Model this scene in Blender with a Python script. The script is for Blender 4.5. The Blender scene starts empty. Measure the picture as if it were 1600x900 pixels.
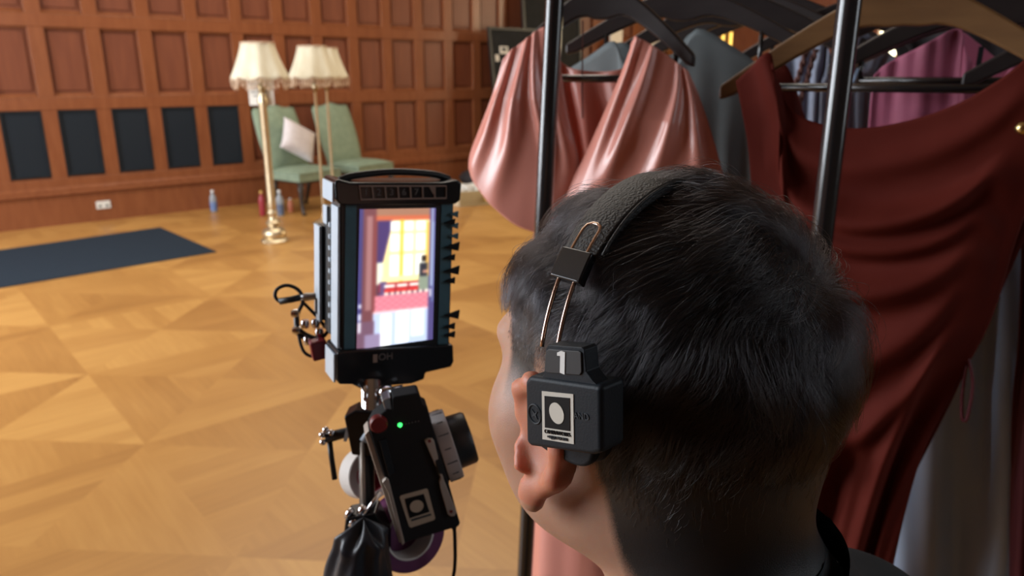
import bpy, bmesh, math, random
import numpy as np
from mathutils import Vector, Matrix
random.seed(7); RNG = np.random.default_rng(7)
S = bpy.context.scene; COL = S.collection
sin, cos, pi = math.sin, math.cos, math.pi

# ------------------------------------------------------------------ camera, light, exposure
F = 1160.0; PITCH = math.radians(16.1); EYE = 1.65
cam_d = bpy.data.cameras.new('camera'); cam = bpy.data.objects.new('camera', cam_d); COL.objects.link(cam)
cam.location = (0, 0, EYE); cam.rotation_euler = (pi/2 - PITCH, 0, 0)
cam_d.sensor_width = 36; cam_d.lens = 36*F/1600; cam_d.clip_start = .02; cam_d.clip_end = 100
cam_d.dof.use_dof = True; cam_d.dof.focus_distance = .355; cam_d.dof.aperture_fstop = 12.5
S.camera = cam
S.view_settings.view_transform = 'Standard'; S.view_settings.look = 'None'
S.view_settings.exposure = 0.3; S.view_settings.gamma = 1.0; S.view_settings.use_curve_mapping = False
S.cycles.use_denoising = True
S.cycles.max_bounces = 8; S.cycles.diffuse_bounces = 4; S.cycles.glossy_bounces = 4
S.cycles.sample_clamp_indirect = 6
w = bpy.data.worlds.new('world'); S.world = w; w.use_nodes = True
w.node_tree.nodes['Background'].inputs[0].default_value = (.75, .87, 1, 1)
w.node_tree.nodes['Background'].inputs[1].default_value = 1.0

YW = math.radians(49.2)                         # direction of the panelled wall
U = Vector((sin(YW), cos(YW), 0)); N = Vector((-cos(YW), sin(YW), 0))
WALLM = Matrix(((U.x, N.x, 0, 0), (U.y, N.y, 0, 0), (0, 0, 1, 0), (0, 0, 0, 1)))   # x = along wall, y = away, z = up
WD = 9.65; SL = -3.2; SR = 13.0; NB = -2.2; CH = 5.2
def sn(s, n, z=0): return WALLM @ Vector((s, n, z))

def area(name, loc, target, sx, sy, power, color, spread=180):
    d = bpy.data.lights.new(name, 'AREA'); d.shape = 'RECTANGLE'; d.size = sx; d.size_y = sy
    d.energy = power; d.color = color; d.spread = math.radians(spread)
    o = bpy.data.objects.new(name, d); COL.objects.link(o); o.location = loc
    o.rotation_euler = (Vector(target) - Vector(loc)).to_track_quat('-Z', 'Y').to_euler()
    return o
for k, n in enumerate((3.2, 5.4, 7.6)):         # daylight through the tall windows of the left wall
    p = sn(SL + .04, n, 2.5); area('daylight_window', p, p + U, 1.5, 3.2, (105, 210, 230)[k], (.86, .93, 1.0))
area('gown_fill_light', sn(2.3, NB + .12, 2.3), (.60, .95, 1.0), 1.0, 1.6, 8, (.72, .86, 1.0))  # cool fill added behind the camera to lift the blue gown
area('ceiling_fill', sn(3.6, 6.3, CH - .06), sn(3.6, 6.3, 0), 4.5, 4.0, 190, (1.0, .93, .82))  # broad fill added under the closed ceiling to brighten the floor
area('warm_window_light', sn(SR - .1, 5.0, 2.6), sn(0, 6.5, 1.2), 3.5, 3.0, 240, (1.0, .80, .52))

# ------------------------------------------------------------------ view helpers for measuring
CP, SP = cos(PITCH), sin(PITCH)
def ray(px, py):
    r = px - 800; u = 450 - py
    return Vector((r, F*CP + u*SP, u*CP - F*SP))
EYEV = Vector((0, 0, EYE))
def P(px, py, d): return EYEV + ray(px, py)*(d/F)
def on_floor(px, py, z=0): r = ray(px, py); return EYEV + r*((z - EYE)/r.z)

class Frame:
    """a place with its own axes: x right, y away, z up"""
    def __init__(s, o, X, Z=(0, 0, 1)):
        s.o = Vector(o); s.X = Vector(X).normalized(); Z = Vector(Z)
        s.Z = (Z - s.X*Z.dot(s.X)).normalized(); s.Y = s.Z.cross(s.X)
        s.M = Matrix(((s.X.x, s.Y.x, s.Z.x, s.o.x), (s.X.y, s.Y.y, s.Z.y, s.o.y), (s.X.z, s.Y.z, s.Z.z, s.o.z), (0, 0, 0, 1)))
        s.I = s.M.inverted()
    def loc(s, px, py, y=0):
        r = ray(px, py); o = s.o + s.Y*y
        q = EYEV + r*((o - EYEV).dot(s.Y)/r.dot(s.Y))
        v = s.I @ q; return (v.x, v.z)
    def pts(s, l, y=0): return [s.loc(a, b, y) for a, b in l]
    def dep(s, px, py, d): return s.I @ P(px, py, d)

# ------------------------------------------------------------------ materials
MATS = {}
def mat(name, c=(.5, .5, .5), rough=.5, metal=0, spec=.5, emit=None, es=1, noise=None, bump=0, bscale=200, sheen=0, coat=0, sss=0, trans=0, ior=1.45):
    m = bpy.data.materials.new(name); m.use_nodes = True; nt = m.node_tree; b = nt.nodes['Principled BSDF']; I = b.inputs
    I['Base Color'].default_value = (*c, 1); I['Roughness'].default_value = rough; I['Metallic'].default_value = metal
    I['Specular IOR Level'].default_value = spec; I['IOR'].default_value = ior
    if sheen: I['Sheen Weight'].default_value = sheen
    if coat: I['Coat Weight'].default_value = coat; I['Coat Roughness'].default_value = .15
    if trans: I['Transmission Weight'].default_value = trans
    if sss:
        I['Subsurface Weight'].default_value = sss; I['Subsurface Radius'].default_value = (1, .3, .15); I['Subsurface Scale'].default_value = .008
    if emit: I['Emission Color'].default_value = (*emit, 1); I['Emission Strength'].default_value = es
    tc = nt.nodes.new('ShaderNodeTexCoord')
    if noise:                                    # (second colour, scale, (stretch))
        c2, sc, st = noise
        mp = nt.nodes.new('ShaderNodeMapping'); mp.inputs['Scale'].default_value = st; nt.links.new(tc.outputs['Object'], mp.inputs[0])
        nz = nt.nodes.new('ShaderNodeTexNoise'); nz.inputs['Scale'].default_value = sc; nz.inputs['Detail'].default_value = 5
        nt.links.new(mp.outputs[0], nz.inputs[0])
        rp = nt.nodes.new('ShaderNodeValToRGB'); rp.color_ramp.elements[0].position = .35; rp.color_ramp.elements[1].position = .68
        rp.color_ramp.elements[0].color = (*c, 1); rp.color_ramp.elements[1].color = (*c2, 1)
        nt.links.new(nz.outputs[0], rp.inputs[0]); nt.links.new(rp.outputs[0], I['Base Color'])
    if bump:
        nz = nt.nodes.new('ShaderNodeTexNoise'); nz.inputs['Scale'].default_value = bscale; nt.links.new(tc.outputs['Object'], nz.inputs[0])
        bp = nt.nodes.new('ShaderNodeBump'); bp.inputs['Strength'].default_value = bump; bp.inputs['Distance'].default_value = .001
        nt.links.new(nz.outputs[0], bp.inputs['Height']); nt.links.new(bp.outputs[0], I['Normal'])
    MATS[name] = m; return m
M = MATS
mat('panel_wood', (.150, .044, .021), .42, noise=((.18, .055, .025), 3.0, (6, 6, .8)))
mat('stile_wood', (.195, .062, .024), .27, noise=((.23, .077, .03), 3.0, (5, 5, 1.0)))
mat('plaster', (.42, .36, .28), .9, noise=((.48, .42, .33), 2, (1, 1, 1)))
mat('ceiling_white', (.22, .16, .11), .9, noise=((.25, .18, .125), 1, (1, 1, 1)))
mat('dark_wall', (.05, .035, .028), .8, noise=((.07, .05, .04), 3, (1, 1, .3)))
mat('grille_mesh', (.013, .017, .022), .8, spec=.2, bump=.8, bscale=120)
mat('mat_navy', (.017, .026, .038), .9, spec=.15, noise=((.022, .033, .047), 60, (1, 1, 1)), bump=.6, bscale=150)
mat('brass', (.58, .47, .30), .38, .85, noise=((.66, .55, .37), 12, (1, 1, 1)))
mat('brass_dark', (.30, .22, .12), .4, 1.0, noise=((.4, .3, .17), 12, (1, 1, 1)))
mat('shade_cloth', (.62, .56, .41), .8, noise=((.68, .63, .48), 20, (1, 1, .2)), bump=.2, bscale=300)
mat('fringe', (.42, .27, .17), .6, noise=((.66, .50, .36), 60, (1, 1, 1)))
mat('green_fabric', (.20, .26, .18), .75, noise=((.245, .31, .215), 14, (1, 1, 1)))
mat('dark_wood', (.022, .014, .010), .4, noise=((.035, .022, .014), 6, (4, 4, 1)))
mat('cushion_white', (.60, .54, .54), .8, noise=((.68, .62, .61), 12, (1, 1, 1)))
mat('paper', (.72, .70, .64), .8, noise=((.80, .77, .70), 30, (1, 1, 1)))
mat('white_card', (.66, .63, .56), .7, noise=((.74, .71, .64), 5, (1, 1, 1)))
mat('socket_white', (.68, .66, .60), .4)
mat('black_plastic', (.012, .013, .015), .42, bump=.15, bscale=600)
mat('black_matte', (.014, .015, .016), .75, spec=.15, noise=((.02, .021, .023), 8, (1, 1, 1)))
mat('black_gloss', (.010, .011, .013), .22)
mat('rubber', (.010, .010, .011), .55)
mat('grey_metal', (.42, .44, .46), .35, 1.0, noise=((.5, .52, .54), 30, (1, 1, 1)))
mat('pale_metal_lit_side', (.46, .54, .62), .5, .3, noise=((.50, .58, .66), 40, (1, 1, 1)))  # pale metal parts, and window light painted on the monitor's left side
mat('chrome', (.70, .70, .72), .14, 1.0)
mat('silver_plate', (.44, .38, .33), .45, .4, noise=((.5, .44, .38), 40, (1, 1, 1)))
mat('teal_tape', (.045, .12, .16), .6, noise=((.052, .14, .185), 60, (1, 1, 1)))
mat('red_knob', (.16, .012, .012), .4)
mat('red_part', (.20, .012, .02), .35)
mat('led_green', (.02, .5, .08), .4, emit=(.05, 1, .15), es=2.2)
mat('strip_text', (.13, .12, .12), .6)
mat('strip_line', (.26, .19, .16), .6)
mat('sticker_cream', (.46, .39, .30), .6)
mat('sticker_white', (.58, .55, .48), .55)
mat('sticker_black', (.010, .010, .011), .6, spec=.15)
mat('logo_grey', (.050, .056, .062), .6, spec=.2)
mat('label_white', (.72, .72, .70), .5)
mat('ring_grey', (.34, .33, .33), .5, noise=((.40, .38, .38), 40, (1, 1, 1)))
mat('cup_plastic', (.011, .016, .022), .5, spec=.22, bump=.12, bscale=900)
mat('label_plate', (.042, .044, .047), .5, spec=.3)
mat('copper_rod', (.58, .42, .33), .22, 1.0)
mat('band_leather', (.030, .029, .028), .55, bump=.9, bscale=700)
mat('purple_tape', (.13, .035, .10), .35, noise=((.17, .05, .12), 30, (1, 1, 1)))
mat('tape_core', (.70, .66, .62), .7)
mat('tape_red', (.45, .03, .07), .45)
mat('bag_nylon', (.022, .024, .030), .38, bump=.5, bscale=60)
mat('rack_black', (.012, .012, .013), .22, .0, spec=.8, coat=.4)
mat('hanger_black', (.022, .017, .017), .38, noise=((.030, .024, .023), 10, (1, 5, 5)))
mat('hanger_wood', (.125, .060, .022), .4, noise=((.165, .082, .03), 9, (1, 8, 8)))
mat('pink_satin', (.68, .275, .215), .27, spec=.7, noise=((.71, .29, .23), 4, (1, 1, 1)))
mat('grey_crepe', (.13, .155, .16), .7, noise=((.15, .175, .18), 20, (1, 1, 1)))
mat('lilac_blue', (.24, .27, .36), .65, noise=((.27, .30, .39), 15, (1, 1, 1)))
mat('dusty_blue', (.40, .55, .78), .5, noise=((.44, .60, .82), 10, (1, 1, 1)))
mat('magenta_crepe', (.46, .115, .20), .65, noise=((.50, .135, .225), 14, (1, 1, 1)), bump=.3, bscale=120)
mat('maroon_crepe', (.082, .011, .007), .75, spec=.1, noise=((.095, .014, .009), 14, (1, 1, 1)))
mat('burgundy', (.10, .016, .024), .6, noise=((.12, .02, .03), 14, (1, 1, 1)))
mat('dark_cloth', (.020, .018, .020), .8, noise=((.028, .025, .027), 14, (1, 1, 1)))
mat('cord_brown', (.09, .035, .028), .7, noise=((.14, .05, .04), 90, (1, 1, 1)))
mat('gold', (.7, .55, .25), .25, 1.0)
mat('navy_jacket', (.020, .029, .036), .75, bump=.4, bscale=400)
mat('trouser_black', (.015, .016, .02), .8, bump=.3, bscale=400)
mat('shoe_black', (.012, .012, .012), .4)
mat('eye_white', (.7, .68, .66), .2)
mat('iris_brown', (.03, .014, .008), .15)
mat('amber_pane', (.8, .5, .1), .3, emit=(1.0, .62, .12), es=1.6)
mat('bright_pane', (.9, .9, .7), .3, emit=(1.0, .95, .62), es=3.2)
mat('day_pane', (.9, .95, 1), .3, emit=(.85, .93, 1.0), es=2.0)
mat('bottle_clear', (.55, .62, .68), .12, trans=.6)
mat('water', (.10, .13, .20), .1)
mat('bottle_cap', (.12, .18, .35), .4)
mat('red_bottle', (.30, .03, .04), .35)
mat('yellow_cap', (.70, .45, .12), .4)
mat('orange_can', (.50, .17, .10), .4)
mat('box_board', (.66, .56, .38), .8, noise=((.72, .62, .44), 8, (1, 1, 1)))

def parquet():
    m = bpy.data.materials.new('parquet'); m.use_nodes = True; nt = m.node_tree; L = nt.links.new
    b = nt.nodes['Principled BSDF']; tc = nt.nodes.new('ShaderNodeTexCoord'); sx = nt.nodes.new('ShaderNodeSeparateXYZ'); L(tc.outputs['Object'], sx.inputs[0])
    def mth(op, a, c=None, d=None):
        n = nt.nodes.new('ShaderNodeMath'); n.operation = op
        for i, v in enumerate((a, c, d)):
            if v is None: continue
            if isinstance(v, (int, float)): n.inputs[i].default_value = v
            else: L(v, n.inputs[i])
        return n.outputs[0]
    cell = 1.1
    x = mth('MULTIPLY', mth('ADD', sx.outputs[0], .36), 1/cell); y = mth('MULTIPLY', mth('ADD', sx.outputs[1], -.16), 1/cell)
    ix = mth('FLOOR', x); iy = mth('FLOOR', y)
    fx = mth('SUBTRACT', mth('FRACT', x), .5); fy = mth('SUBTRACT', mth('FRACT', y), .5)
    tri = mth('GREATER_THAN', mth('ABSOLUTE', fx), mth('ABSOLUTE', fy))     # which pair of triangles
    sx_ = mth('GREATER_THAN', fx, 0); sy_ = mth('GREATER_THAN', fy, 0)
    par = mth('MODULO', mth('ABSOLUTE', mth('ADD', ix, iy)), 2)
    side = mth('ADD', mth('MULTIPLY', tri, mth('ADD', sx_, 1)), mth('MULTIPLY', mth('SUBTRACT', 1, tri), mth('ADD', sy_, 3)))
    use = mth('ABSOLUTE', mth('SUBTRACT', tri, par))                           # 0/1 grain along x or y
    across = mth('ADD', mth('MULTIPLY', use, fx), mth('MULTIPLY', mth('SUBTRACT', 1, use), fy))
    along = mth('ADD', mth('MULTIPLY', use, fy), mth('MULTIPLY', mth('SUBTRACT', 1, use), fx))
    plank = mth('FLOOR', mth('MULTIPLY', across, 10.0))
    def wn(a, c, d, e):
        v = nt.nodes.new('ShaderNodeCombineXYZ')
        for i, q in enumerate((a, c, d)):
            if isinstance(q, (int, float)): v.inputs[i].default_value = q
            else: L(q, v.inputs[i])
        n = nt.nodes.new('ShaderNodeTexWhiteNoise'); n.noise_dimensions = '4D'; L(v.outputs[0], n.inputs['Vector'])
        if isinstance(e, (int, float)): n.inputs['W'].default_value = e
        else: L(e, n.inputs['W'])
        return n.outputs['Value']
    r1 = wn(ix, iy, side, 0.3); r2 = wn(ix, iy, side, plank)
    # grain noise stretched along the plank
    gv = nt.nodes.new('ShaderNodeCombineXYZ'); L(mth('MULTIPLY', across, 40), gv.inputs[0]); L(mth('MULTIPLY', along, 3), gv.inputs[1]); L(mth('ADD', mth('MULTIPLY', r2, 30), mth('ADD', ix, mth('MULTIPLY', iy, 7))), gv.inputs[2])
    gn = nt.nodes.new('ShaderNodeTexNoise'); gn.inputs['Scale'].default_value = 1.2; gn.inputs['Detail'].default_value = 4; L(gv.outputs[0], gn.inputs[0])
    big = nt.nodes.new('ShaderNodeTexNoise'); big.inputs['Scale'].default_value = 1.1; big.inputs['Detail'].default_value = 3; L(tc.outputs['Object'], big.inputs[0])
    t = mth('ADD', mth('ADD', mth('MULTIPLY', r1, .34), mth('MULTIPLY', r2, .20)), mth('ADD', mth('MULTIPLY', gn.outputs[0], .34), mth('MULTIPLY', big.outputs[0], .36)))
    rp = nt.nodes.new('ShaderNodeValToRGB'); e = rp.color_ramp.elements
    e[0].position = .22; e[0].color = (.30, .135, .036, 1); e[1].position = 1.0; e[1].color = (.58, .315, .092, 1)
    k = rp.color_ramp.elements.new(.58); k.color = (.42, .205, .055, 1)
    L(t, rp.inputs[0]); L(rp.outputs[0], b.inputs['Base Color'])
    L(mth('ADD', mth('MULTIPLY', big.outputs[0], .22), .26), b.inputs['Roughness'])
    M['parquet'] = m
parquet()

# ------------------------------------------------------------------ mesh helpers
class MB:
    def __init__(s): s.v = []; s.f = []; s.mi = []; s.cur = 0
    def add(s, vs, fs, M4=None):
        o = len(s.v)
        for v in vs:
            v = Vector(v); s.v.append(tuple(M4 @ v if M4 else v))
        for f in fs: s.f.append([i + o for i in f]); s.mi.append(s.cur)
        return s
    def m(s, i): s.cur = i; return s
    def box(s, c, d, M4=None):
        x, y, z = c; a, b, e = d[0]/2, d[1]/2, d[2]/2
        vs = [(x+i*a, y+j*b, z+k*e) for i in (-1, 1) for j in (-1, 1) for k in (-1, 1)]
        return s.add(vs, [(0, 1, 3, 2), (4, 6, 7, 5), (0, 4, 5, 1), (2, 3, 7, 6), (0, 2, 6, 4), (1, 5, 7, 3)], M4)
    def prism(s, poly, y0, y1, M4=None):         # polygon in x,z ; thickness along y
        n = len(poly); ar = sum(poly[i][0]*poly[(i+1) % n][1] - poly[(i+1) % n][0]*poly[i][1] for i in range(n))
        if ar < 0: poly = poly[::-1]
        vs = [(x, y0, z) for x, z in poly] + [(x, y1, z) for x, z in poly]
        fs = [list(range(n)), list(range(2*n-1, n-1, -1))] + [(i, i+n, (i+1) % n + n, (i+1) % n) for i in range(n)]
        return s.add(vs, fs, M4)
    def tube(s, pts, r, n=8, closed=False):
        pts = [Vector(p) for p in pts]; m = len(pts); rs = r if isinstance(r, (list, tuple)) else [r]*m
        rings = []; ref = None; vs = []
        for i, p in enumerate(pts):
            a = pts[(i-1) % m] if (closed or i > 0) else p; b = pts[(i+1) % m] if (closed or i < m-1) else p
            t = (b - a).normalized()
            if ref is None: ref = t.orthogonal().normalized()
            ref = (ref - t*ref.dot(t)).normalized(); q = t.cross(ref)
            vs += [p + (ref*cos(2*pi*k/n) + q*sin(2*pi*k/n))*rs[i] for k in range(n)]
        fs = []
        for i in range(m if closed else m-1):
            j = (i+1) % m
            fs += [(i*n+k, i*n+(k+1) % n, j*n+(k+1) % n, j*n+k) for k in range(n)]
        if not closed: fs += [list(range(n-1, -1, -1)), [(m-1)*n+k for k in range(n)]]
        return s.add(vs, fs)
    def lathe(s, prof, c=(0, 0, 0), n=24, ax='z', wob=None):
        vs = []; fs = []; m = len(prof)
        for r, h in prof:
            for k in range(n):
                a = 2*pi*k/n; R = r*(1 + (wob(a, h) if wob else 0))
                p = {'z': (R*cos(a), R*sin(a), h), 'y': (R*cos(a), h, R*sin(a)), 'x': (h, R*cos(a), R*sin(a))}[ax]
                vs.append((p[0]+c[0], p[1]+c[1], p[2]+c[2]))
        for i in range(m-1):
            for k in range(n): fs.append((i*n+k, i*n+(k+1) % n, (i+1)*n+(k+1) % n, (i+1)*n+k))
        if prof[0][0] > 1e-5: fs.append(list(range(n-1, -1, -1)))
        if prof[-1][0] > 1e-5: fs.append([(m-1)*n+k for k in range(n)])
        return s.add(vs, fs)
    def grid(s, fn, nu, nv):
        vs = [fn(i/nu, j/nv) for j in range(nv+1) for i in range(nu+1)]
        return s.add(vs, [(j*(nu+1)+i, j*(nu+1)+i+1, (j+1)*(nu+1)+i+1, (j+1)*(nu+1)+i) for j in range(nv) for i in range(nu)])
    def build(s, name, mats, parent=None, smooth=False, bevel=0, solid=0, sub=0, seg=2, M4=None, angle=None):
        me = bpy.data.meshes.new(name); me.from_pydata(s.v, [], s.f)
        for a in ([mats] if isinstance(mats, str) else mats): me.materials.append(M[a])
        me.polygons.foreach_set('material_index', s.mi)
        bm = bmesh.new(); bm.from_mesh(me); bmesh.ops.remove_doubles(bm, verts=bm.verts, dist=1e-6)
        bmesh.ops.recalc_face_normals(bm, faces=bm.faces); bm.to_mesh(me); bm.free()
        if smooth:
            me.polygons.foreach_set('use_smooth', [True]*len(me.polygons))
            if angle: me.set_sharp_from_angle(angle=math.radians(angle))
        o = bpy.data.objects.new(name, me); COL.objects.link(o)
        if parent: o.parent = parent
        if M4: o.matrix_local = M4
        if bevel:
            d = o.modifiers.new('b', 'BEVEL'); d.width = bevel; d.segments = seg; d.limit_method = 'ANGLE'; d.angle_limit = .6
            if not smooth: me.polygons.foreach_set('use_smooth', [True]*len(me.polygons)); d.harden_normals = True
        if sub: d = o.modifiers.new('s', 'SUBSURF'); d.levels = sub; d.render_levels = sub
        if solid: d = o.modifiers.new('t', 'SOLIDIFY'); d.thickness = solid; d.offset = 0
        return o
def tag(o, label, cat, group=None, kind=None):
    if label: o['label'] = label
    if cat: o['category'] = cat
    if group: o['group'] = group
    if kind: o['kind'] = kind
    return o
def thing(name, label, cat, group=None, M4=None, loc=None, rz=0):
    o = bpy.data.objects.new(name, None); COL.objects.link(o); o.empty_display_size = .05
    if M4 is not None: o.matrix_world = M4
    elif loc is not None: o.location = loc; o.rotation_euler = (0, 0, rz)
    return tag(o, label, cat, group)
def dup(root, M4=None, loc=None, rz=0, label=None):
    r = root.copy(); COL.objects.link(r)
    if M4 is not None: r.matrix_world = M4
    else: r.location = loc; r.rotation_euler = (0, 0, rz)
    if label: r['label'] = label
    for ch in root.children:
        c = ch.copy(); COL.objects.link(c); c.parent = r
        for g in ch.children: d = g.copy(); COL.objects.link(d); d.parent = c
    return r
def text(name, body, size, m, parent, M4, depth=.0002, align='CENTER', bold=0):
    c = bpy.data.curves.new(name, 'FONT'); c.body = body; c.size = size; c.extrude = depth; c.align_x = align; c.align_y = 'CENTER'; c.offset = bold
    o = bpy.data.objects.new(name, c); COL.objects.link(o); dg = bpy.context.evaluated_depsgraph_get()
    me = bpy.data.meshes.new_from_object(o.evaluated_get(dg)); bpy.data.objects.remove(o)
    me.materials.clear(); me.materials.append(M[m])
    o = bpy.data.objects.new(name, me); COL.objects.link(o); o.parent = parent; o.matrix_local = M4
    return o
def TM(x, y, z, rot=0):                          # text standing in the x,z plane and read from -y
    return Matrix.Translation((x, y, z)) @ Matrix.Rotation(rot, 4, 'Y') @ Matrix.Rotation(pi/2, 4, 'X')
def struct(o): o['kind'] = 'structure'; return o
def lerp_poly(pl, t):
    """point at fraction t (by length) of a polyline of 2D points"""
    d = [math.hypot(pl[i+1][0]-pl[i][0], pl[i+1][1]-pl[i][1]) for i in range(len(pl)-1)]; T = sum(d)*min(max(t, 0), 1)
    for i, q in enumerate(d):
        if T <= q or i == len(d)-1:
            k = T/q if q else 0; k = min(k, 1); return (pl[i][0]+(pl[i+1][0]-pl[i][0])*k, pl[i][1]+(pl[i+1][1]-pl[i][1])*k)
        T -= q
def smooth_poly(pl, n=40):
    """Catmull-Rom resample"""
    q = [pl[0]] + list(pl) + [pl[-1]]; out = []
    m = len(pl)-1; per = max(2, n//m)
    for i in range(m):
        a, b, c, d = [np.array(v, float) for v in q[i:i+4]]
        for k in range(per):
            t = k/per; out.append(tuple(.5*((2*b)+(-a+c)*t+(2*a-5*b+4*c-d)*t*t+(-a+3*b-3*c+d)*t**3)))
    out.append(tuple(pl[-1])); return out
def smooth3(pl, n=60):
    q = [pl[0]] + list(pl) + [pl[-1]]; out = []; per = max(2, n//(len(pl)-1))
    for i in range(len(pl)-1):
        a, b, c, d = [np.array(v, float) for v in q[i:i+4]]
        for k in range(per):
            t = k/per; out.append(Vector(.5*((2*b)+(-a+c)*t+(2*a-5*b+4*c-d)*t*t+(-a+3*b-3*c+d)*t**3)))
    out.append(Vector(pl[-1])); return out
def coons(top, right, bottom, left, fold, nu=60, nv=80):
    """sheet between four edges (x,z points, top/bottom run left to right, left/right run downwards); fold(u,v) -> y"""
    T, R, B, Lf = [smooth_poly(e) for e in (top, right, bottom, left)]
    c00, c10, c01, c11 = T[0], T[-1], B[0], B[-1]
    def fn(u, v):
        t, b, l, r = lerp_poly(T, u), lerp_poly(B, u), lerp_poly(Lf, v), lerp_poly(R, v)
        o = []
        for i in (0, 1):
            o.append((1-v)*t[i]+v*b[i]+(1-u)*l[i]+u*r[i]-((1-u)*(1-v)*c00[i]+u*(1-v)*c10[i]+(1-u)*v*c01[i]+u*v*c11[i]))
        return (o[0], fold(u, v), o[1])
    return MB().grid(fn, nu, nv)
def ridge(x, c, w): return math.exp(-((x-c)/w)**2)

# ------------------------------------------------------------------ the hall
st0, pit = 1.62, .5435
rows = [(.535, 1.25), (1.42, 2.12), (2.29, 2.99), (3.16, 3.86)]
mb = MB()
mb.m(0).box(((SL+SR)/2, .11, CH/2), (SR-SL, .12, CH))                                     # panel backing
k0 = int((SL-st0)/pit); k1 = int((SR-st0)/pit)
stiles = [st0 + pit*k for k in range(k0, k1+1)]
mb.m(1)
for s in stiles: mb.box((s, .025, 2.2), (.155, .05, 3.5))
zr = [.44] + [r for r in rows]
for z0, z1 in ((.36, .52), (1.265, 1.405), (2.135, 2.275), (3.005, 3.145), (3.875, 4.1)):
    mb.box(((SL+SR)/2, .022, (z0+z1)/2), (SR-SL, .056, z1-z0))
for s in stiles[:-1]:
    c = s + pit/2; h = (pit-.155)/2
    for z0, z1 in rows:
        # sloping sill and small top moulding of each panel, and a raised field
        mb.m(1).add([(c-h, -.012, z0-.03), (c+h, -.012, z0-.03), (c+h, .05, z0+.022), (c-h, .05, z0+.022), (c-h, .05, z0-.03), (c+h, .05, z0-.03)], [(0, 1, 2, 3), (0, 3, 4), (1, 5, 2), (0, 4, 5, 1)])
        mb.box((c, .03, z1+.004), (2*h, .035, .018))
        mb.m(0).box((c, .046, (z0+z1)/2+.01), (2*h-.075, .02, z1-z0-.085))
mb.m(1).box(((SL+SR)/2, .02, 4.65), (SR-SL, .05, 1.1))
wf = struct(mb.build('wall_far', ['panel_wood', 'stile_wood'], M4=WALLM @ Matrix.Translation((0, WD, 0)), bevel=.004, seg=1))
tr = MB()
def extr(prof, s0, s1): tr.add([(s0, y, z) for y, z in prof] + [(s1, y, z) for y, z in prof], [(i, i+1, i+1+len(prof), i+len(prof)) for i in range(len(prof)-1)] + [list(range(len(prof))), list(range(2*len(prof)-1, len(prof)-1, -1))])
extr([(0, .0), (-.05, 0), (-.05, .30), (-.056, .315), (-.05, .33), (-.085, .345), (-.085, .362), (-.05, .375), (-.052, .395), (-.02, .42), (0, .43)], SL, SR)
struct(tr.build('baseboard_far', 'stile_wood', M4=WALLM @ Matrix.Translation((0, WD, 0))))
fl = MB().box(((SL+SR)/2, (WD+NB)/2, -.05), (SR-SL+.4, WD-NB+.4, .1)); struct(fl.build('floor', 'parquet', M4=WALLM))
ce = MB().box(((SL+SR)/2, (WD+NB)/2, CH+.05), (SR-SL+.4, WD-NB+.4, .1)); struct(ce.build('ceiling', 'ceiling_white', M4=WALLM))
# left wall with three tall windows
wl = MB(); wn = [3.2, 5.4, 7.6]
edges = [NB] + [v for n in wn for v in (n-.8, n+.8)] + [WD+.1]
for a, b in zip(edges[0::2], edges[1::2]): wl.box((SL-.1, (a+b)/2, CH/2), (.2, b-a, CH))
for n in wn: wl.box((SL-.1, n, .4), (.2, 1.6, .8)); wl.box((SL-.1, n, (4.2+CH)/2), (.2, 1.6, CH-4.2))
struct(wl.build('wall_left', 'stile_wood', M4=WALLM))
for i, n in enumerate(wn):
    f = MB()
    for y in (-.76, -.26, .26, .76): f.box((SL-.1, n+y, 2.5), (.07, .07, 3.4))
    for z in (.84, 1.9, 3.0, 4.16): f.box((SL-.1, n, z), (.07, 1.6, .07))
    fo = struct(f.build('window_%d' % (i+1), 'stile_wood', M4=WALLM))
    MB().box((SL-.13, n, 2.5), (.01, 1.56, 3.36)).build('pane', 'day_pane', fo)
# right end wall with two windows, back wall
wr = MB()
for a, b, z0, z1 in ((NB, 4.3, 0, CH), (5.9, 8.55, 0, CH), (9.3, WD+.1, 0, CH), (4.3, 5.9, 0, .8), (4.3, 5.9, 3.6, CH), (8.55, 9.3, 0, .8), (8.55, 9.3, 3.6, CH)):
    wr.box((SR+.1, (a+b)/2, (z0+z1)/2), (.2, b-a, z1-z0))
struct(wr.build('wall_right', 'stile_wood', M4=WALLM))
for i, (a, b, pm) in enumerate(((4.3, 5.9, 'bright_pane'), (8.55, 9.3, 'amber_pane'))):
    f = MB(); c = (a+b)/2
    for q in range(5): f.box((SR+.06, a+.03+(b-a-.06)*q/4, 2.2), (.08, .06, 2.8))
    for z in (.84, 1.35, 1.9, 2.45, 3.0, 3.56): f.box((SR+.06, c, z), (.08, b-a, .06))
    fo = struct(f.build('window_%d' % (i+4), 'stile_wood', M4=WALLM)); MB().box((SR+.1, c, 2.2), (.01, b-a-.02, 2.76)).build('pane', pm, fo)
struct(MB().box(((SL+SR)/2, NB-.1, CH/2), (SR-SL+.4, .2, CH)).build('wall_back', 'dark_wall', M4=WALLM))

f = MB()  # made-up window around the added gown light, fixed over solid wall
for x in (-.55, 0, .55): f.box((2.3+x, NB+.03, 2.3), (.06, .06, 1.86))
for z in (-.9, 0, .9): f.box((2.3, NB+.03, 2.3+z), (1.16, .06, .06))
fo = struct(f.build('window_6', 'dark_wood', M4=WALLM)); MB().box((2.3, NB+.012, 2.3), (1.1, .01, 1.8)).build('pane', 'day_pane', fo)
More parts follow.
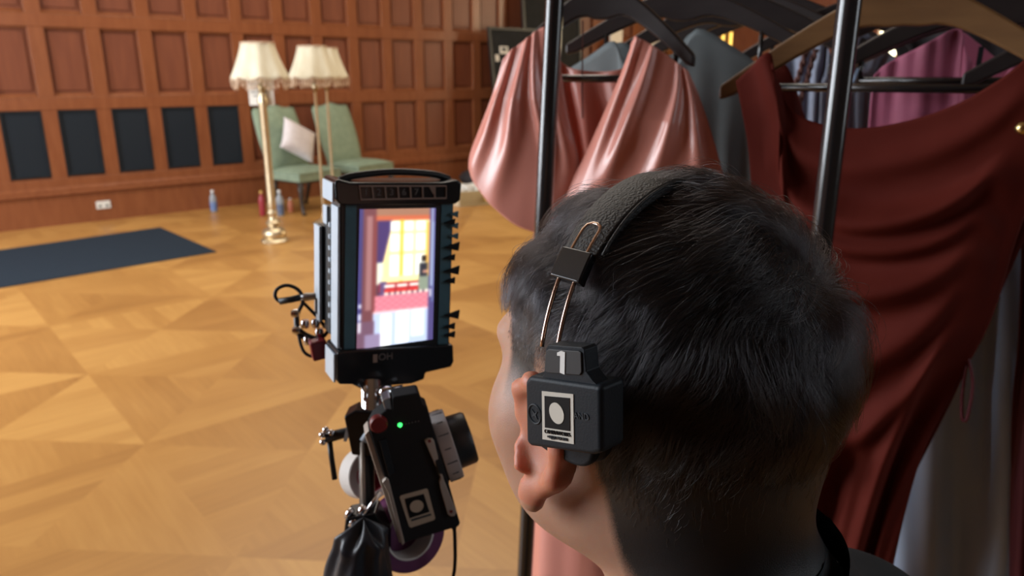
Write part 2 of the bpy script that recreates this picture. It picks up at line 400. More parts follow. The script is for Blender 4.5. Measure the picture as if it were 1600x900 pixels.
# black mesh grilles in the bottom row of panels
gr_names = ['black mesh grille in the wall, cut by the left edge of the view', 'black mesh grille in the wall directly above the long dark mat, second from the left',
            'black mesh grille above and right of the white socket, third from the left', 'black mesh grille in the wall, second one left of the brass lamps',
            'black mesh grille just left of the thick brass lamp, above the water bottle']
for k in range(5):
    c = st0 + pit*(k-1) + pit/2
    h = (pit-.155)/2-.012
    g = thing('wall_grille', gr_names[k], 'grille', 'black mesh grilles in the panelling', M4=WALLM @ Matrix.Translation((c, WD, .9)))
    b = MB().box((0, .02, .0), (2*h-.02, .012, .70)); b.build('mesh_panel', 'grille_mesh', g)
    b = MB()
    for x in (-h, h): b.box((x, .012, 0), (.02, .03, .72))
    for z in (-.35, .35): b.box((0, .012, z), (2*h, .03, .02))
    b.build('grille_frame', 'black_matte', g)
# double wall socket
sk = thing('wall_socket', 'white double wall socket low on the wooden skirting', 'socket', M4=WALLM @ Matrix.Translation((2.0, WD-.052, .185)))
MB().box((0, -.006, 0), (.15, .012, .088)).build('face_plate', 'socket_white', sk, bevel=.003)
for x in (-.037, .037):
    MB().box((x, -.014, .024), (.016, .006, .02)).build('switch', 'socket_white', sk, bevel=.001)
    MB().box((x, -.0125, -.012), (.028, .002, .022)).build('pin_holes', 'black_matte', sk)
# floor mat
q = [on_floor(250, 355, .008), on_floor(338, 393, .008), on_floor(-60, 459, .008), on_floor(-60, 399, .008)]
m4 = MB(); n4 = 4
m4.add([(v.x, v.y, 0.0) for v in q] + [(v.x, v.y, .009) for v in q], [(3, 2, 1, 0), (4, 5, 6, 7), (0, 1, 5, 4), (1, 2, 6, 5), (2, 3, 7, 6), (3, 0, 4, 7)])
tag(m4.build('floor_mat', 'mat_navy'), 'long dark navy mat lying on the parquet floor at far left', 'mat')

# ------------------------------------------------------------------ far furniture
def lathe_pts(*a): return list(a)
def bottle(name, label, p, h, r, body, cap, group=None, liquid=None):
    t = thing(name, label, 'bottle', group, loc=p)
    MB().lathe([(0, 0), (r*.9, 0), (r, .01), (r, h*.62), (r*.85, h*.72), (r*.4, h*.84), (r*.38, h*.92), (0, h*.92)], n=16).build('bottle_body', body, t, smooth=True)
    MB().lathe([(r*.45, h*.91), (r*.45, h), (0, h)], n=12).build('cap', cap, t, smooth=True, angle=40)
    if liquid: MB().lathe([(r*1.01, .02), (r*1.015, .025), (r*1.015, h*.45), (r*1.01, h*.46)], n=16).build('bottle_label', liquid, t, smooth=True)
    return t
bottle('water_bottle', 'clear plastic water bottle standing against the skirting below the last black grille', on_floor(335, 331), .27, .042, 'bottle_clear', 'label_white', liquid='bottle_cap')

LH = 1.93
def lamp(name, p, label, stem_r, fancy, hs=1.0, rz=0):
    t = thing(name, label, 'lamp', 'tall floor lamps with fringed cream shades', loc=p, rz=rz)
    zt = 1.60
    if fancy:
        bp = [(0, 0), (.135, 0), (.14, .02), (.125, .04), (.10, .05), (.115, .075), (.12, .10), (.10, .135), (.06, .15), (.05, .17), (.075, .19), (.075, .21), (.045, .235), (.04, .28), (.055, .30), (.035, .34), (0, .34)]
    else:
        bp = [(0, 0), (.13, 0), (.13, .018), (.10, .035), (.05, .05), (.022, .09), (.02, .12), (0, .12)]
    MB().lathe(bp, n=28).build('base', 'brass', t, smooth=True, angle=50)
    if fancy:
        for k in range(4):
            a = pi/4+k*pi/2; MB().lathe([(0, -.022), (.016, -.018), (.022, 0), (.016, .018), (0, .022)], c=(.13*cos(a), .13*sin(a), .022), n=10).build('foot', 'brass', t, smooth=True)
        st = [(stem_r*.9, .33), (stem_r*1.2, .36), (stem_r, .42), (stem_r*1.0, 1.36), (stem_r*1.3, 1.40), (stem_r*.8, 1.45), (stem_r*.6, zt)]
        MB().lathe(st, n=20, wob=lambda a, h: .06*cos(8*a)).build('column', 'brass', t, smooth=True)
    else:
        MB().lathe([(stem_r, .11), (stem_r, 1.45), (stem_r*2.2, 1.49), (stem_r*2.6, 1.53), (stem_r*1.2, 1.56), (stem_r, zt)], n=14).build('column', 'brass', t, smooth=True, angle=50)
    MB().lathe([(.02, 1.46), (.032, 1.49), (.034, 1.53), (.02, 1.57), (.015, 1.62)], n=14).build('lamp_holder', 'brass_dark', t, smooth=True)
    sh = MB()
    zb, zs = LH-.315, LH; nA, nR = 64, 12
    def sf(u, v):
        a = 2*pi*u; sc = abs(sin(4*a))
        r = .148 + (.255-.148)*(v**1.35) + .010*cos(8*a)*(.3+v)
        z = zs - (zs-zb)*v - .028*v*v*sc + .004
        return (r*cos(a), r*sin(a), z)
    sh.grid(sf, nA, nR)
    so = sh.build('lamp_shade', 'shade_cloth', t, smooth=True, solid=.006)
    b = MB(); b.tube([(.15*cos(a*pi/16), .15*sin(a*pi/16), zs) for a in range(32)], .009, 6, closed=True); b.build('top_trim', 'fringe', t, smooth=True)
    b = MB()                                         # band and hanging drops of the fringe
    for k in range(48):
        a = 2*pi*k/48; sc = abs(sin(4*a)); r = .255+.010*cos(8*a)*1.3; z = zb-.028*sc
        ln = .055+.03*sc+.008*((k*7) % 3)
        b.lathe([(0, z-ln), (.010, z-ln+.012), (.011, z-ln+.025), (.005, z-ln+.036), (.006, z-.006), (.009, z+.004), (0, z+.010)], c=(r*cos(a), r*sin(a), 0), n=6)
    b.build('bead_fringe', 'fringe', t, smooth=True)
    return t
pl = on_floor(430, 378)
lamp('floor_lamp', pl, 'thick brass floor lamp with cream fringed shade, leftmost, a paper tag hanging from it', .036, True, rz=.3)
p2 = on_floor(507, 350); lamp('floor_lamp', p2, 'thin brass floor lamp, middle of the three, before the left green chair', .014, False, rz=.2)
d2 = Vector((p2.x, p2.y, 0)).normalized(); p3 = p2 + d2*.62 + Vector((.135, 0, 0))
lamp('floor_lamp', p3, 'thin-stemmed brass floor lamp, rightmost of the three, its shade overlapping the middle one', .014, False, rz=.7)
# paper tag on the thick lamp
tg = thing('paper_tag', 'white paper tag hanging under the shade of the thick brass lamp', 'tag', loc=pl+Vector((-.02, .045, 0)), rz=.15)
MB().box((0, 0, 1.48), (.235, .004, .25)).build('tag_sheet', 'paper', tg)
b = MB(); b.tube([(-.04, 0, 1.60), (0, -.01, 1.66), (.04, 0, 1.60)], .0025, 5); b.build('string', 'paper', tg)
b = MB()
for k, wd in enumerate((.15, .11, .16, .13)): b.box((-.02+.01*(k % 2), -.0032, 1.55-.035*k), (wd, .001, .008))
b.build('printed_lines', 'logo_grey', tg)

def chair(p, rz, label):
    t = thing('side_chair', label, 'chair', 'green upholstered chairs along the wall', loc=p, rz=rz); t.scale = (1.2, 1.12, 1.10)   # faces -y
    def seat(u, v):
        x = (u-.5); y = (v-.5); return (x*.56*(1-.06*v), y*.54, .455+.045*(1-(2*x)**4)*(1-(2*y)**4))
    b = MB(); b.grid(seat, 16, 16); b.box((0, 0, .41), (.53, .52, .09)); b.build('seat', 'green_fabric', t, smooth=True, angle=50)
    def back(s):
        def f(u, v):
            x = (u-.5)*2; z = .43+v*.68; z += (.04*(1-abs(x)**2.2)*v**6)+ .012*cos(x*pi*2)*v**8
            wd = .255+.03*sin(v*pi*.9)
            y = .25+.22*(v**1.15)+.012*x*x - s*(.038*(1-x**6)*(1-(2*v-1)**8))
            return (x*wd, y, z)
        return f
    b = MB(); b.grid(back(1), 20, 20); b.grid(back(-.6), 20, 20); b.build('backrest', 'green_fabric', t, smooth=True)
    b = MB(); b.box((0, 0, .36), (.50, .49, .04)); b.build('seat_rail', 'dark_wood', t, bevel=.006)
    for sx in (-1, 1):
        b = MB(); b.tube([(sx*.235, -.225, .36), (sx*.245, -.245, .26), (sx*.24, -.24, .12), (sx*.245, -.26, .03), (sx*.248, -.28, .0)], [.036, .032, .022, .018, .024], 10); b.build('leg', 'dark_wood', t, smooth=True)
        b = MB(); b.tube([(sx*.215, .23, .37), (sx*.215, .25, .22), (sx*.22, .33, .0)], [.026, .024, .018], 8); b.build('leg', 'dark_wood', t, smooth=True)
    return t
wallrz = math.atan2(U.y, U.x)
c1 = on_floor(500, 322); c1w = WALLM.inverted() @ c1
chairA = chair(sn(4.12, 8.72), wallrz+.22, 'green upholstered chair holding a white cushion, behind the brass lamps')
chairB = dup(chairA, loc=sn(5.02, 8.92), rz=wallrz+.25, label='green upholstered chair with an empty seat, beside the one holding the cushion')
# cushion leaning on the left chair
ca = chairA.matrix_basis
def pil(s):
    def f(u, v):
        x, z = 2*u-1, 2*v-1; e = (1-abs(x)**3)*(1-abs(z)**3); pin = 1-.10*(1-abs(x))*0 - .07*(abs(x)*abs(z) < 0)
        k = 1-.12*(1-abs(z)**2)*abs(x)**3; k2 = 1-.12*(1-abs(x)**2)*abs(z)**3
        return (x*.215*k, s*.085*max(e, 0)**.6, z*.215*k2)
    return f
b = MB(); b.grid(pil(1), 20, 20); b.grid(pil(-1), 20, 20)
cu = b.build('cushion', 'cushion_white', smooth=True)
cu.matrix_world = Matrix.Translation(chairA.location) @ Matrix.Rotation(chairA.rotation_euler.z, 4, 'Z') @ Matrix.Translation((.06, .16, .85)) @ Matrix.Scale(1.12, 4) @ Matrix.Rotation(-.55, 4, 'X') @ Matrix.Rotation(.55, 4, 'Y') @ Matrix.Rotation(.1, 4, 'Z')
tag(cu, 'pale square cushion leaning on the left green chair', 'cushion')
# bottles near the lamp
bottle('drink_bottle', 'red bottle with yellow cap on the floor left behind the thick lamp', on_floor(411, 337), .30, .038, 'red_bottle', 'yellow_cap')
bottle('drink_bottle', 'clear bottle with dark lower half on the floor right behind the thick lamp', on_floor(439, 337), .31, .045, 'bottle_clear', 'label_white', liquid='water')
bottle('drink_bottle', 'small orange bottle beside the front leg of the left chair', on_floor(455, 331), .17, .034, 'orange_can', 'label_white')
# white box with papers right of the monitor
bx = thing('storage_box', 'open pale cardboard box of white papers on the floor right of the monitor', 'box', loc=on_floor(742, 318), rz=wallrz-.25)
b = MB(); b.box((0, 0, .01), (.62, .34, .02))
for x in (-.30, .30): b.box((x, 0, .10), (.02, .34, .19))
for y in (-.16, .16): b.box((0, y, .10), (.58, .02, .19))
b.build('box_body', 'box_board', bx, bevel=.004)
b = MB()
for k in range(6): b.box((-.2+.08*k, .01*(k % 3), .19+.012*(k % 2)), (.07, .25, .10), Matrix.Rotation(.12*((k % 3)-1), 4, 'Y'))
b.build('paper_stack', 'paper', bx)
MB().box((.12, -.175, .09), (.10, .012, .07)).build('box_label', 'yellow_cap', bx)
bg = MB().grid(lambda u, v: (.26*cos(2*pi*u)*sin(pi*v)*(1+.1*sin(6*pi*u)), .17*sin(2*pi*u)*sin(pi*v), .13-.13*cos(pi*v)*(1+.08*cos(4*pi*u))), 24, 14).build('cloth_bag', 'dark_cloth', smooth=True)
bg.location = on_floor(745, 292); tag(bg, 'slumped black cloth bag on the floor behind the pale cardboard box', 'bag')
# black boards leaning on the wall
def board(name, label, s0, s1, h, n0, lean, extra=None):
    t = thing(name, label, 'board', 'black boards leaning on the panelling', M4=WALLM @ Matrix.Translation(((s0+s1)/2, n0, 0)) @ Matrix.Rotation(-lean, 4, 'X'))
    MB().box((0, 0, h/2), (s1-s0, .03, h)).build('board_sheet', 'black_matte', t, bevel=.003)
    b = MB()
    for x in (-1, 1): b.box((x*((s1-s0)/2-.02), -.022, h/2), (.04, .02, h))
    for z in (.02, h-.02): b.box((0, -.022, z), (s1-s0-.08, .02, .04))
    b.build('board_frame', 'black_plastic', t)
    return t
wA = WALLM.inverted() @ on_floor(752, 282)
bd = board('black_board', 'large black board with white labels leaning on the wall behind the pink dress', 7.55, 8.95, 2.36, 9.0, .14)
b = MB(); b.box((-.42, -.02, 2.02), (.17, .004, .11)); b.build('board_label', 'paper', bd)
b = MB(); b.box((-.57, -.02, 1.90), (.07, .004, .10)); b.build('board_label', 'white_card', bd)
b = MB(); b.box((-.42, -.023, 2.03), (.10, .002, .05)); b.build('label_print', 'logo_grey', bd)
board('black_board', 'taller black board standing behind the labelled one', 8.35, 9.65, 2.95, 9.2, .09)
# pale boards glimpsed between hangers
def cardb(label, s0, s1, z0, z1, n0):
    t = thing('display_board', label, 'board', 'pale boards by the far wall', M4=WALLM @ Matrix.Translation(((s0+s1)/2, n0, 0)))
    MB().box((0, 0, (z0+z1)/2), (s1-s0, .02, z1-z0)).build('sheet', 'white_card', t)
    b = MB(); b.tube([(-.25, .25, 0), (0, .03, z1)], .012, 6); b.tube([(.25, .25, 0), (0, .03, z1)], .012, 6); b.tube([(0, -.1, 0), (0, 0, z0+.1)], .012, 6); b.build('easel', 'dark_wood', t)
cardb('narrow pale board on an easel by the far wall, seen through the pink dress\'s hanger', 9.98, 10.28, .9, 2.75, 9.0)
cardb('narrow pale board on an easel by the far wall, seen through the grey dress\'s hanger', 10.80, 11.30, .9, 2.5, 8.9)

# ------------------------------------------------------------------ clothes rack
RD = Vector((.64, .768, 0)); pL = Vector((.046, 1.04, 0)); pR = Vector((.348, .817, 0))
rk = thing('clothes_rack', 'black metal clothes rack with two uprights behind the person', 'clothes rack', loc=(0, 0, 0))
RZ = 1.875; back = RD*1.45
for (p, ln) in ((pL, .04), (pR, 0.0), (pL+back, 0), (pR+back, 0)):
    MB().tube([(p.x+ln*(.10-1.49), p.y, .10), (p.x+ln*(RZ-1.49), p.y, RZ)], .0122, 16).build('upright', 'rack_black', rk, smooth=True, angle=60)
topL = pL+Vector((.04*(RZ-1.49), 0, 0)); 
for a in (topL, pR): MB().tube([a+Vector((0, 0, RZ)), a+back+Vector((0, 0, RZ))], .0125, 14).build('hanging_rail', 'rack_black', rk, smooth=True, angle=60)
for b0 in (Vector((0, 0, 0)), back):
    MB().tube([topL+b0+Vector((0, 0, RZ)), pR+b0+Vector((0, 0, RZ))], .0125, 14).build('top_bar', 'rack_black', rk, smooth=True, angle=60)
    MB().tube([pL+b0+Vector((-.055, 0, .12)), pR+b0+Vector((0, 0, .12))], .0125, 14).build('bottom_bar', 'rack_black', rk, smooth=True, angle=60)
for a in (pL+Vector((-.055, 0, 0)), pR): MB().tube([a+Vector((0, 0, .12)), a+back+Vector((0, 0, .12))], .0125, 14).build('bottom_rail', 'rack_black', rk, smooth=True, angle=60)
for a in (pL+Vector((-.055, 0, 0)), pR, pL+Vector((-.055, 0, 0))+back, pR+back):
    b = MB(); b.lathe([(0, -.012), (.03, -.012), (.036, -.006), (.036, .006), (.03, .012), (0, .012)], c=(a.x, a.y, .036), ax='y'); b.box((a.x, a.y, .075), (.03, .034, .05)); b.build('caster', 'rubber', rk, smooth=True, angle=40)

def hanger(name, label, fr, m, half=.21, drop=.10, th=.036, bar=None, hook=None, group='clothes hangers on the rack'):
    t = thing(name, label, 'hanger', group, M4=fr.M)
    up = []; lo = []
    for k in range(25):
        x = -half + 2*half*k/24; a = abs(x)/half
        z = -drop*(a**1.08) + .006*sin(pi*a) ; w2 = th*(1.05-.42*a) + .022*math.exp(-(a/.16)**2)
        if a > .93: w2 *= .75
        up.append((x, z)); lo.append((x, z-w2))
    # shoulders curve a little forward
    n = len(up); vs = []; fs = []
    for j, (x, z) in enumerate(up):
        yb = -.016*(abs(x)/half)**2
        for (px, pz) in (up[j], lo[j]):
            for y in (-.0065-.003*(abs(x)/half), .0065+.003*(abs(x)/half)): vs.append((px, y+yb, pz))
    for j in range(n-1):
        a = j*4; c = a+4
        fs += [(a, c, c+1, a+1), (a+2, a+3, c+3, c+2), (a, a+2, c+2, c), (a+1, c+1, c+3, a+3)]
    fs += [(0, 1, 3, 2), (n*4-4, n*4-2, n*4-1, n*4-3)]
    MB().add(vs, fs).build('hanger_arms', m, t, bevel=.004)
    hz = RZ-fr.o.z if hook is None else hook
    pts = [(0, 0, -.005), (0, 0, hz-.03), (.006, 0, hz-.01)] + [(.020*cos(a)-.000, 0, hz+.004+.020*sin(a)) for a in [(-.35+.5*k) for k in range(8)]]
    MB().tube(pts, .0018, 6).build('hook', 'chrome', t, smooth=True)
    if bar:
        x0, x1, z = bar
        MB().tube([(x0, -.008, z), (x1, -.008, z)], .0055, 8).build('trouser_bar', 'rack_black', t, smooth=True)
        for x in (x0, x1):
            a = min(abs(x)/half, 1); zt = -drop*a**1.08-th*.5; MB().tube([(x, -.008, z-.004), (x, -.012, zt)], .004, 6).build('bar_post', 'rack_black', t, smooth=True)
    return t

def garment(name, label, cat, fr, group='dresses and tops hanging on the rack'): return thing(name, label, cat, group, M4=fr.M)
def sheet(fr, nm, m, par, top, right, bottom, left, fold, y=0, nu=60, nv=90, solid=.0018):
    b = coons(fr.pts(top, y), fr.pts(right, y), fr.pts(bottom, y), fr.pts(left, y), lambda u, v: y+fold(u, v), nu, nv)
    return b.build(nm, m, par, smooth=True, solid=solid, sub=0)

# ---- pink satin dress
f1 = Frame((.132, 1.145, 1.785), (.93, -.37, 0))
hanger('clothes_hanger', 'black wooden hanger holding the pink satin dress', f1, 'hanger_black', half=.138, drop=.110, bar=(-.11, .11, -.142))
g = garment('satin_dress', 'pink satin dress with wide cape sleeves, hanging behind the left rack upright', 'dress', f1)
def fold_pl(u, v):
    s = -.022*sin(pi*u)*min(1, 3*v)
    for c, d, w, a in ((.20, -.12, .05, .016), (.46, -.10, .06, .018), (.58, .30, .045, .014), (.90, .02, .05, .012)):
        s -= a*min(1, .3+1.6*v)*(1-.85*v**2)*ridge(u, c+d*v, w*(.7+1.1*v))
    return s + .005*sin(5*v+6*u)*v*(1-v)
sheet(f1, 'front_drape', 'pink_satin', g, [(786, 92), (800, 78), (822, 62), (852, 42), (872, 64)], [(872, 64), (878, 120), (888, 180), (905, 255), (900, 300), (880, 372)],
      [(733, 262), (748, 288), (782, 322), (820, 352), (880, 372)], [(786, 92), (772, 140), (752, 195), (736, 240), (733, 262)], fold_pl, y=-.03)
def fold_pr(u, v):
    s = -.024*sin(pi*u)*min(1, 3*v)
    for c, d, w, a in ((.06, .05, .05, .016), (.34, -.20, .055, .020), (.80, -.42, .05, .014), (.93, -.12, .045, .012)):
        s -= a*min(1, .3+1.6*v)*(1-.8*v**2)*ridge(u, c+d*v, w*(.7+1.1*v))
    return s + .004*sin(5*v-6*u)*v*(1-v)
sheet(f1, 'front_drape', 'pink_satin', g, [(992, 56), (1012, 66), (1045, 88), (1076, 112)], [(1076, 112), (1092, 150), (1112, 210), (1130, 272), (1150, 350)],
      [(868, 350), (960, 380), (1060, 380), (1150, 350)], [(992, 56), (972, 112), (942, 182), (912, 248), (880, 310), (868, 350)], fold_pr, y=-.035)
sheet(f1, 'back_panel', 'pink_satin', g, [(800, 85), (850, 45), (868, 94), (905, 110), (970, 106), (992, 60), (1070, 112)], [(1070, 112), (1090, 200), (1105, 320), (1110, 420)],
      [(860, 380), (900, 420), (1000, 425), (1110, 420)], [(800, 85), (825, 200), (845, 300), (860, 380)], lambda u, v: .014*cos(2*pi*(u*6+.3*v))*(.3+v)+.02*sin(pi*u), y=.035)
def skirt(sa, sb, hw0, hw1, z0, z1, dep, nf, amp, cx0=0, cx1=0):
    def fn(u, v):
        a = 2*pi*u; hw = hw0+(hw1-hw0)*v**.8; k = 1+amp*cos(nf*a+2*v)*v
        return (cx0+(cx1-cx0)*v+hw*cos(a)*k, dep*sin(a)*k*(.7+.5*v), z0+(z1-z0)*v)
    return MB().grid(fn, 96, 40)
skirt(0, 0, .11, .150, -.36, -1.45, .09, 9, .08, .01, .042).build('skirt', 'pink_satin', g, smooth=True, solid=.0018)
MB().tube([(-.03, .0, -.06), (-.03, .005, -.16), (-.028, .005, -.20)], .0012, 5).build('hanging_loop', 'cord_brown', g)

# ---- grey dress behind
f2 = Frame((.290, 1.335, 1.795), (.93, -.37, 0))
hanger('clothes_hanger', 'black wooden hanger carrying the grey crepe dress', f2, 'hanger_black', half=.20, drop=.095, bar=(-.13, .13, -.15))
g = garment('crepe_dress', 'grey crepe dress with wide neckline, just right of the pink satin dress', 'dress', f2)
fg = lambda u, v: -.02*sin(pi*u)-.008*cos(2*pi*(u*7+.5*v))*min(1, 2*v)
sheet(f2, 'front_panel', 'grey_crepe', g, [(882, 112), (925, 86), (962, 64), (975, 90), (1005, 118), (1035, 122), (1062, 98), (1090, 46), (1145, 72), (1200, 112)],
      [(1200, 112), (1192, 200), (1186, 330), (1190, 900)], [(905, 900), (1000, 910), (1100, 910), (1190, 900)], [(882, 112), (900, 250), (905, 500), (905, 900)], fg, y=-.03, nu=80)
sheet(f2, 'back_panel', 'grey_crepe', g, [(886, 112), (962, 66), (1000, 84), (1050, 84), (1088, 50), (1196, 114)],
      [(1196, 114), (1190, 300), (1190, 900)], [(905, 900), (1100, 905), (1190, 900)], [(886, 112), (900, 300), (905, 900)], lambda u, v: .02*sin(pi*u), y=.035)

# ---- empty dark hangers further back and the lilac dress
for k, (o, X, lab) in enumerate((((.41, 1.46, 1.80), (.95, -.31, 0), 'black hanger, first empty one behind the grey dress'),
                                 ((.50, 1.60, 1.81), (.90, -.44, 0), 'black hanger, second empty one behind the grey dress'),
                                 ((.60, 1.74, 1.82), (.95, -.30, 0), 'black hanger, third and farthest empty one behind the grey dress'))):
    hanger('clothes_hanger', lab, Frame(o, X), 'hanger_black', half=.21, drop=.10, th=.042)
f3 = Frame((.655, 1.55, 1.79), (.93, -.37, 0))
hanger('clothes_hanger', 'black hanger holding the lilac dress with brown ties', f3, 'hanger_black', half=.19, drop=.10, bar=(-.13, .13, -.135), hook=.10)
g = garment('tie_dress', 'pale lilac dress with twisted brown ties, seen through the maroon dress\'s neckline', 'dress', f3)
sheet(f3, 'front_panel', 'lilac_blue', g, [(1222, 96), (1250, 72), (1282, 48), (1300, 90), (1325, 92), (1345, 50), (1375, 70), (1400, 92)], [(1400, 92), (1385, 130), (1362, 200), (1365, 700)],
      [(1215, 700), (1290, 700), (1365, 700)], [(1222, 96), (1226, 150), (1222, 300), (1215, 700)], lambda u, v: -.02*sin(pi*u)-.007*cos(2*pi*u*7), y=-.03)
for pl_ in ([(1262, 70), (1254, 100), (1246, 125), (1236, 150), (1228, 182)], [(1275, 78), (1266, 105), (1260, 130), (1252, 152), (1246, 190)]):
    b = MB(); q = f3.pts(smooth_poly(pl_, 30), -.075)
    for ph in (0, pi): b.tube([(x+.003*cos(k*.9+ph), -.075+.003*sin(k*.9+ph), z) for k, (x, z) in enumerate(q)], .0035, 6)
    b.build('twisted_tie', 'cord_brown', g, smooth=True)

# ---- maroon cowl dress
f4 = Frame((.495, .994, 1.772), (.85, -.53, 0))
hanger('clothes_hanger', 'brown wooden hanger with black bar, carrying the maroon cowl dress', f4, 'hanger_wood', half=.222, drop=.139, th=.040, bar=(-.16, .18, -.140), hook=.103)
g = garment('cowl_dress', 'dark maroon dress with a draped cowl neckline, nearest on the rack', 'dress', f4)
def fold_m(u, v):
    s = -.030*sin(pi*u)**.7*min(1, 2.5*v+.15)
    env = sin(pi*min(1, max(0, (u-.06)/.9)))
    for c, w, a, sk in ((.050, .020, .012, .00), (.128, .020, .034, .05), (.165, .014, .024, .09), (.225, .022, .028, .04), (.33, .03, .020, -.12), (.45, .03, .020, -.22)):
        s -= a*env*ridge(v, c+sk*(u-.5), w)
    s -= .014*ridge(u, .10+.35*v, .03)*math.exp(-v*3) + .014*ridge(u, .16+.42*v, .03)*math.exp(-v*3)
    if v > .3: s -= .011*min(1, (v-.3)*5)*cos(2*pi*(2.6*u + 2.4*v)) + .006*cos(2*pi*(5*u+4*v+.3))*min(1, (v-.3)*4)
    return s
sheet(f4, 'front_drape', 'maroon_crepe', g, [(1150, 127), (1175, 104), (1207, 82), (1214, 118), (1246, 178), (1330, 200), (1420, 188), (1500, 160), (1565, 122), (1640, 72), (1715, 118)],
      [(1715, 118), (1665, 240), (1600, 340), (1548, 500), (1490, 610), (1440, 710), (1402, 850), (1385, 960), (1372, 1150)],
      [(1258, 1150), (1310, 1155), (1372, 1150)], [(1150, 127), (1168, 220), (1178, 320), (1205, 480), (1240, 640), (1256, 800), (1262, 960), (1258, 1150)], fold_m, y=-.052, nu=130, nv=190)
sheet(f4, 'back_panel', 'maroon_crepe', g, [(1158, 134), (1226, 100), (1262, 200), (1340, 222), (1460, 205), (1600, 130), (1700, 118)],
      [(1700, 118), (1620, 330), (1500, 600), (1390, 850), (1360, 1150)], [(1262, 1150), (1360, 1150)], [(1158, 134), (1180, 300), (1225, 560), (1262, 960), (1262, 1150)], lambda u, v: .02*sin(pi*u)+.006*cos(18*u), y=.03)
bx_, bz_ = f4.loc(1598, 200, -.075)
MB().lathe([(0, -.008), (.006, -.006), (.009, 0), (.006, .006), (0, .008)], c=(bx_, -.078, bz_), n=12).build('brooch', 'gold', g, smooth=True)
b = MB()
b.tube([(x, -.05, z) for x, z in f4.pts(smooth_poly([(1513, 560), (1520, 600), (1512, 650), (1504, 655), (1503, 620), (1510, 570)], 30), -.05)], .0022, 6); b.build('tie_cord', 'burgundy', g, smooth=True)

# ---- magenta top
f5 = Frame((.695, 1.150, 1.775), (.90, -.436, 0))
hanger('clothes_hanger', 'dark hanger holding the magenta top', f5, 'hanger_black', half=.20, drop=.105, th=.045, hook=.10)
g = garment('gathered_top', 'magenta pink top with a gathered round neckline behind the maroon dress', 'top', f5)
sheet(f5, 'front_panel', 'magenta_crepe', g, [(1364, 120), (1385, 100), (1440, 72), (1497, 45), (1506, 82), (1532, 112), (1566, 118), (1600, 80), (1690, 125)], [(1690, 125), (1695, 250), (1690, 420)],
      [(1345, 420), (1500, 425), (1690, 420)], [(1364, 120), (1358, 180), (1350, 300), (1345, 420)], lambda u, v: -.028*sin(pi*u)-.0022*cos(2*pi*u*13)*math.exp(-3*v)-.0035*cos(2*pi*(u*4+.5*v)), y=-.03)
sheet(f5, 'back_panel', 'magenta_crepe', g, [(1366, 121), (1440, 74), (1497, 48), (1530, 66), (1572, 98), (1600, 84), (1690, 126)], [(1690, 126), (1690, 420)], [(1345, 420), (1690, 420)], [(1366, 121), (1345, 420)], lambda u, v: .02*sin(pi*u), y=.03)
MB().box((f5.loc(1531, 88, .02)[0], .018, f5.loc(1531, 88, .02)[1]), (.007, .002, .028), None).build('size_label', 'black_matte', g)

# ---- long blue dress, burgundy dress, dark coat
f6 = Frame((.655, 1.075, 1.768), (.88, -.475, 0))
hanger('clothes_hanger', 'dark hanger with a long bar, behind the maroon dress and holding the dusty blue gown', f6, 'hanger_black', half=.20, drop=.105, bar=(-.155, .10, -.128), hook=.11)
g = garment('long_gown', 'long dusty blue gown showing below the right edge of the maroon dress', 'dress', f6)
def fold_b(u, v): return -.03*sin(pi*u) - .018*cos(2*pi*(u*2.6+.75*v+.15))*min(1, .3+v) - .004*cos(2*pi*(u*6-.6*v))
sheet(f6, 'front_panel', 'dusty_blue', g, [(1400, 245), (1500, 225), (1600, 200), (1730, 190)], [(1730, 190), (1740, 500), (1720, 1250)], [(1390, 1250), (1560, 1255), (1720, 1250)], [(1400, 245), (1395, 600), (1390, 1250)], fold_b, y=-.0, nu=90, nv=110)
sheet(f6, 'back_panel', 'dusty_blue', g, [(1405, 245), (1730, 195)], [(1730, 195), (1720, 1250)], [(1390, 1250), (1720, 1250)], [(1405, 245), (1390, 1250)], lambda u, v: .01*cos(30*u), y=.045)
for x in (-.158, .09): MB().tube([(x, -.012, -.11), (x*1.05, -.01, -.14), (x*1.1, 0, -.22)], .003, 6).build('strap', 'dusty_blue', g, smooth=True)
f7 = Frame((.76, .925, 1.75), (.85, -.53, 0))
g = garment('narrow_dress', 'narrow burgundy dress at the far right edge, in front of the blue gown', 'dress', f7)
hanger('clothes_hanger', 'dark hanger at the far right holding the burgundy dress', f7, 'hanger_black', half=.19, drop=.10, hook=.125)
sheet(f7, 'front_panel', 'burgundy', g, [(1597, 330), (1680, 300), (1800, 320)], [(1800, 320), (1810, 1200)], [(1576, 1200), (1700, 1210), (1810, 1200)], [(1597, 330), (1592, 520), (1580, 700), (1576, 1200)], lambda u, v: -.02*sin(pi*u)-.010*cos(2*pi*(u*6+v)), y=0)
for x in (-.08, .08): MB().tube([(x, -.008, -.06), (x, 0, -.20)], .003, 6).build('strap', 'burgundy', g)
f8 = Frame((.80, 1.36, 1.82), (.93, -.36, 0))
hanger('clothes_hanger', 'dark hanger holding the black coat at top right', f8, 'hanger_black', half=.21, drop=.10)
g = garment('black_coat', 'black coat on a hanger at top right behind the magenta top', 'coat', f8)
sheet(f8, 'front_panel', 'dark_cloth', g, [(1395, 62), (1402, 30), (1430, 10), (1470, 5), (1520, -10), (1600, 0), (1680, 60)], [(1680, 60), (1690, 500)], [(1420, 500), (1690, 500)], [(1395, 62), (1425, 90), (1430, 200), (1420, 500)], lambda u, v: -.03*sin(pi*u)-.008*cos(20*u), y=-.03)
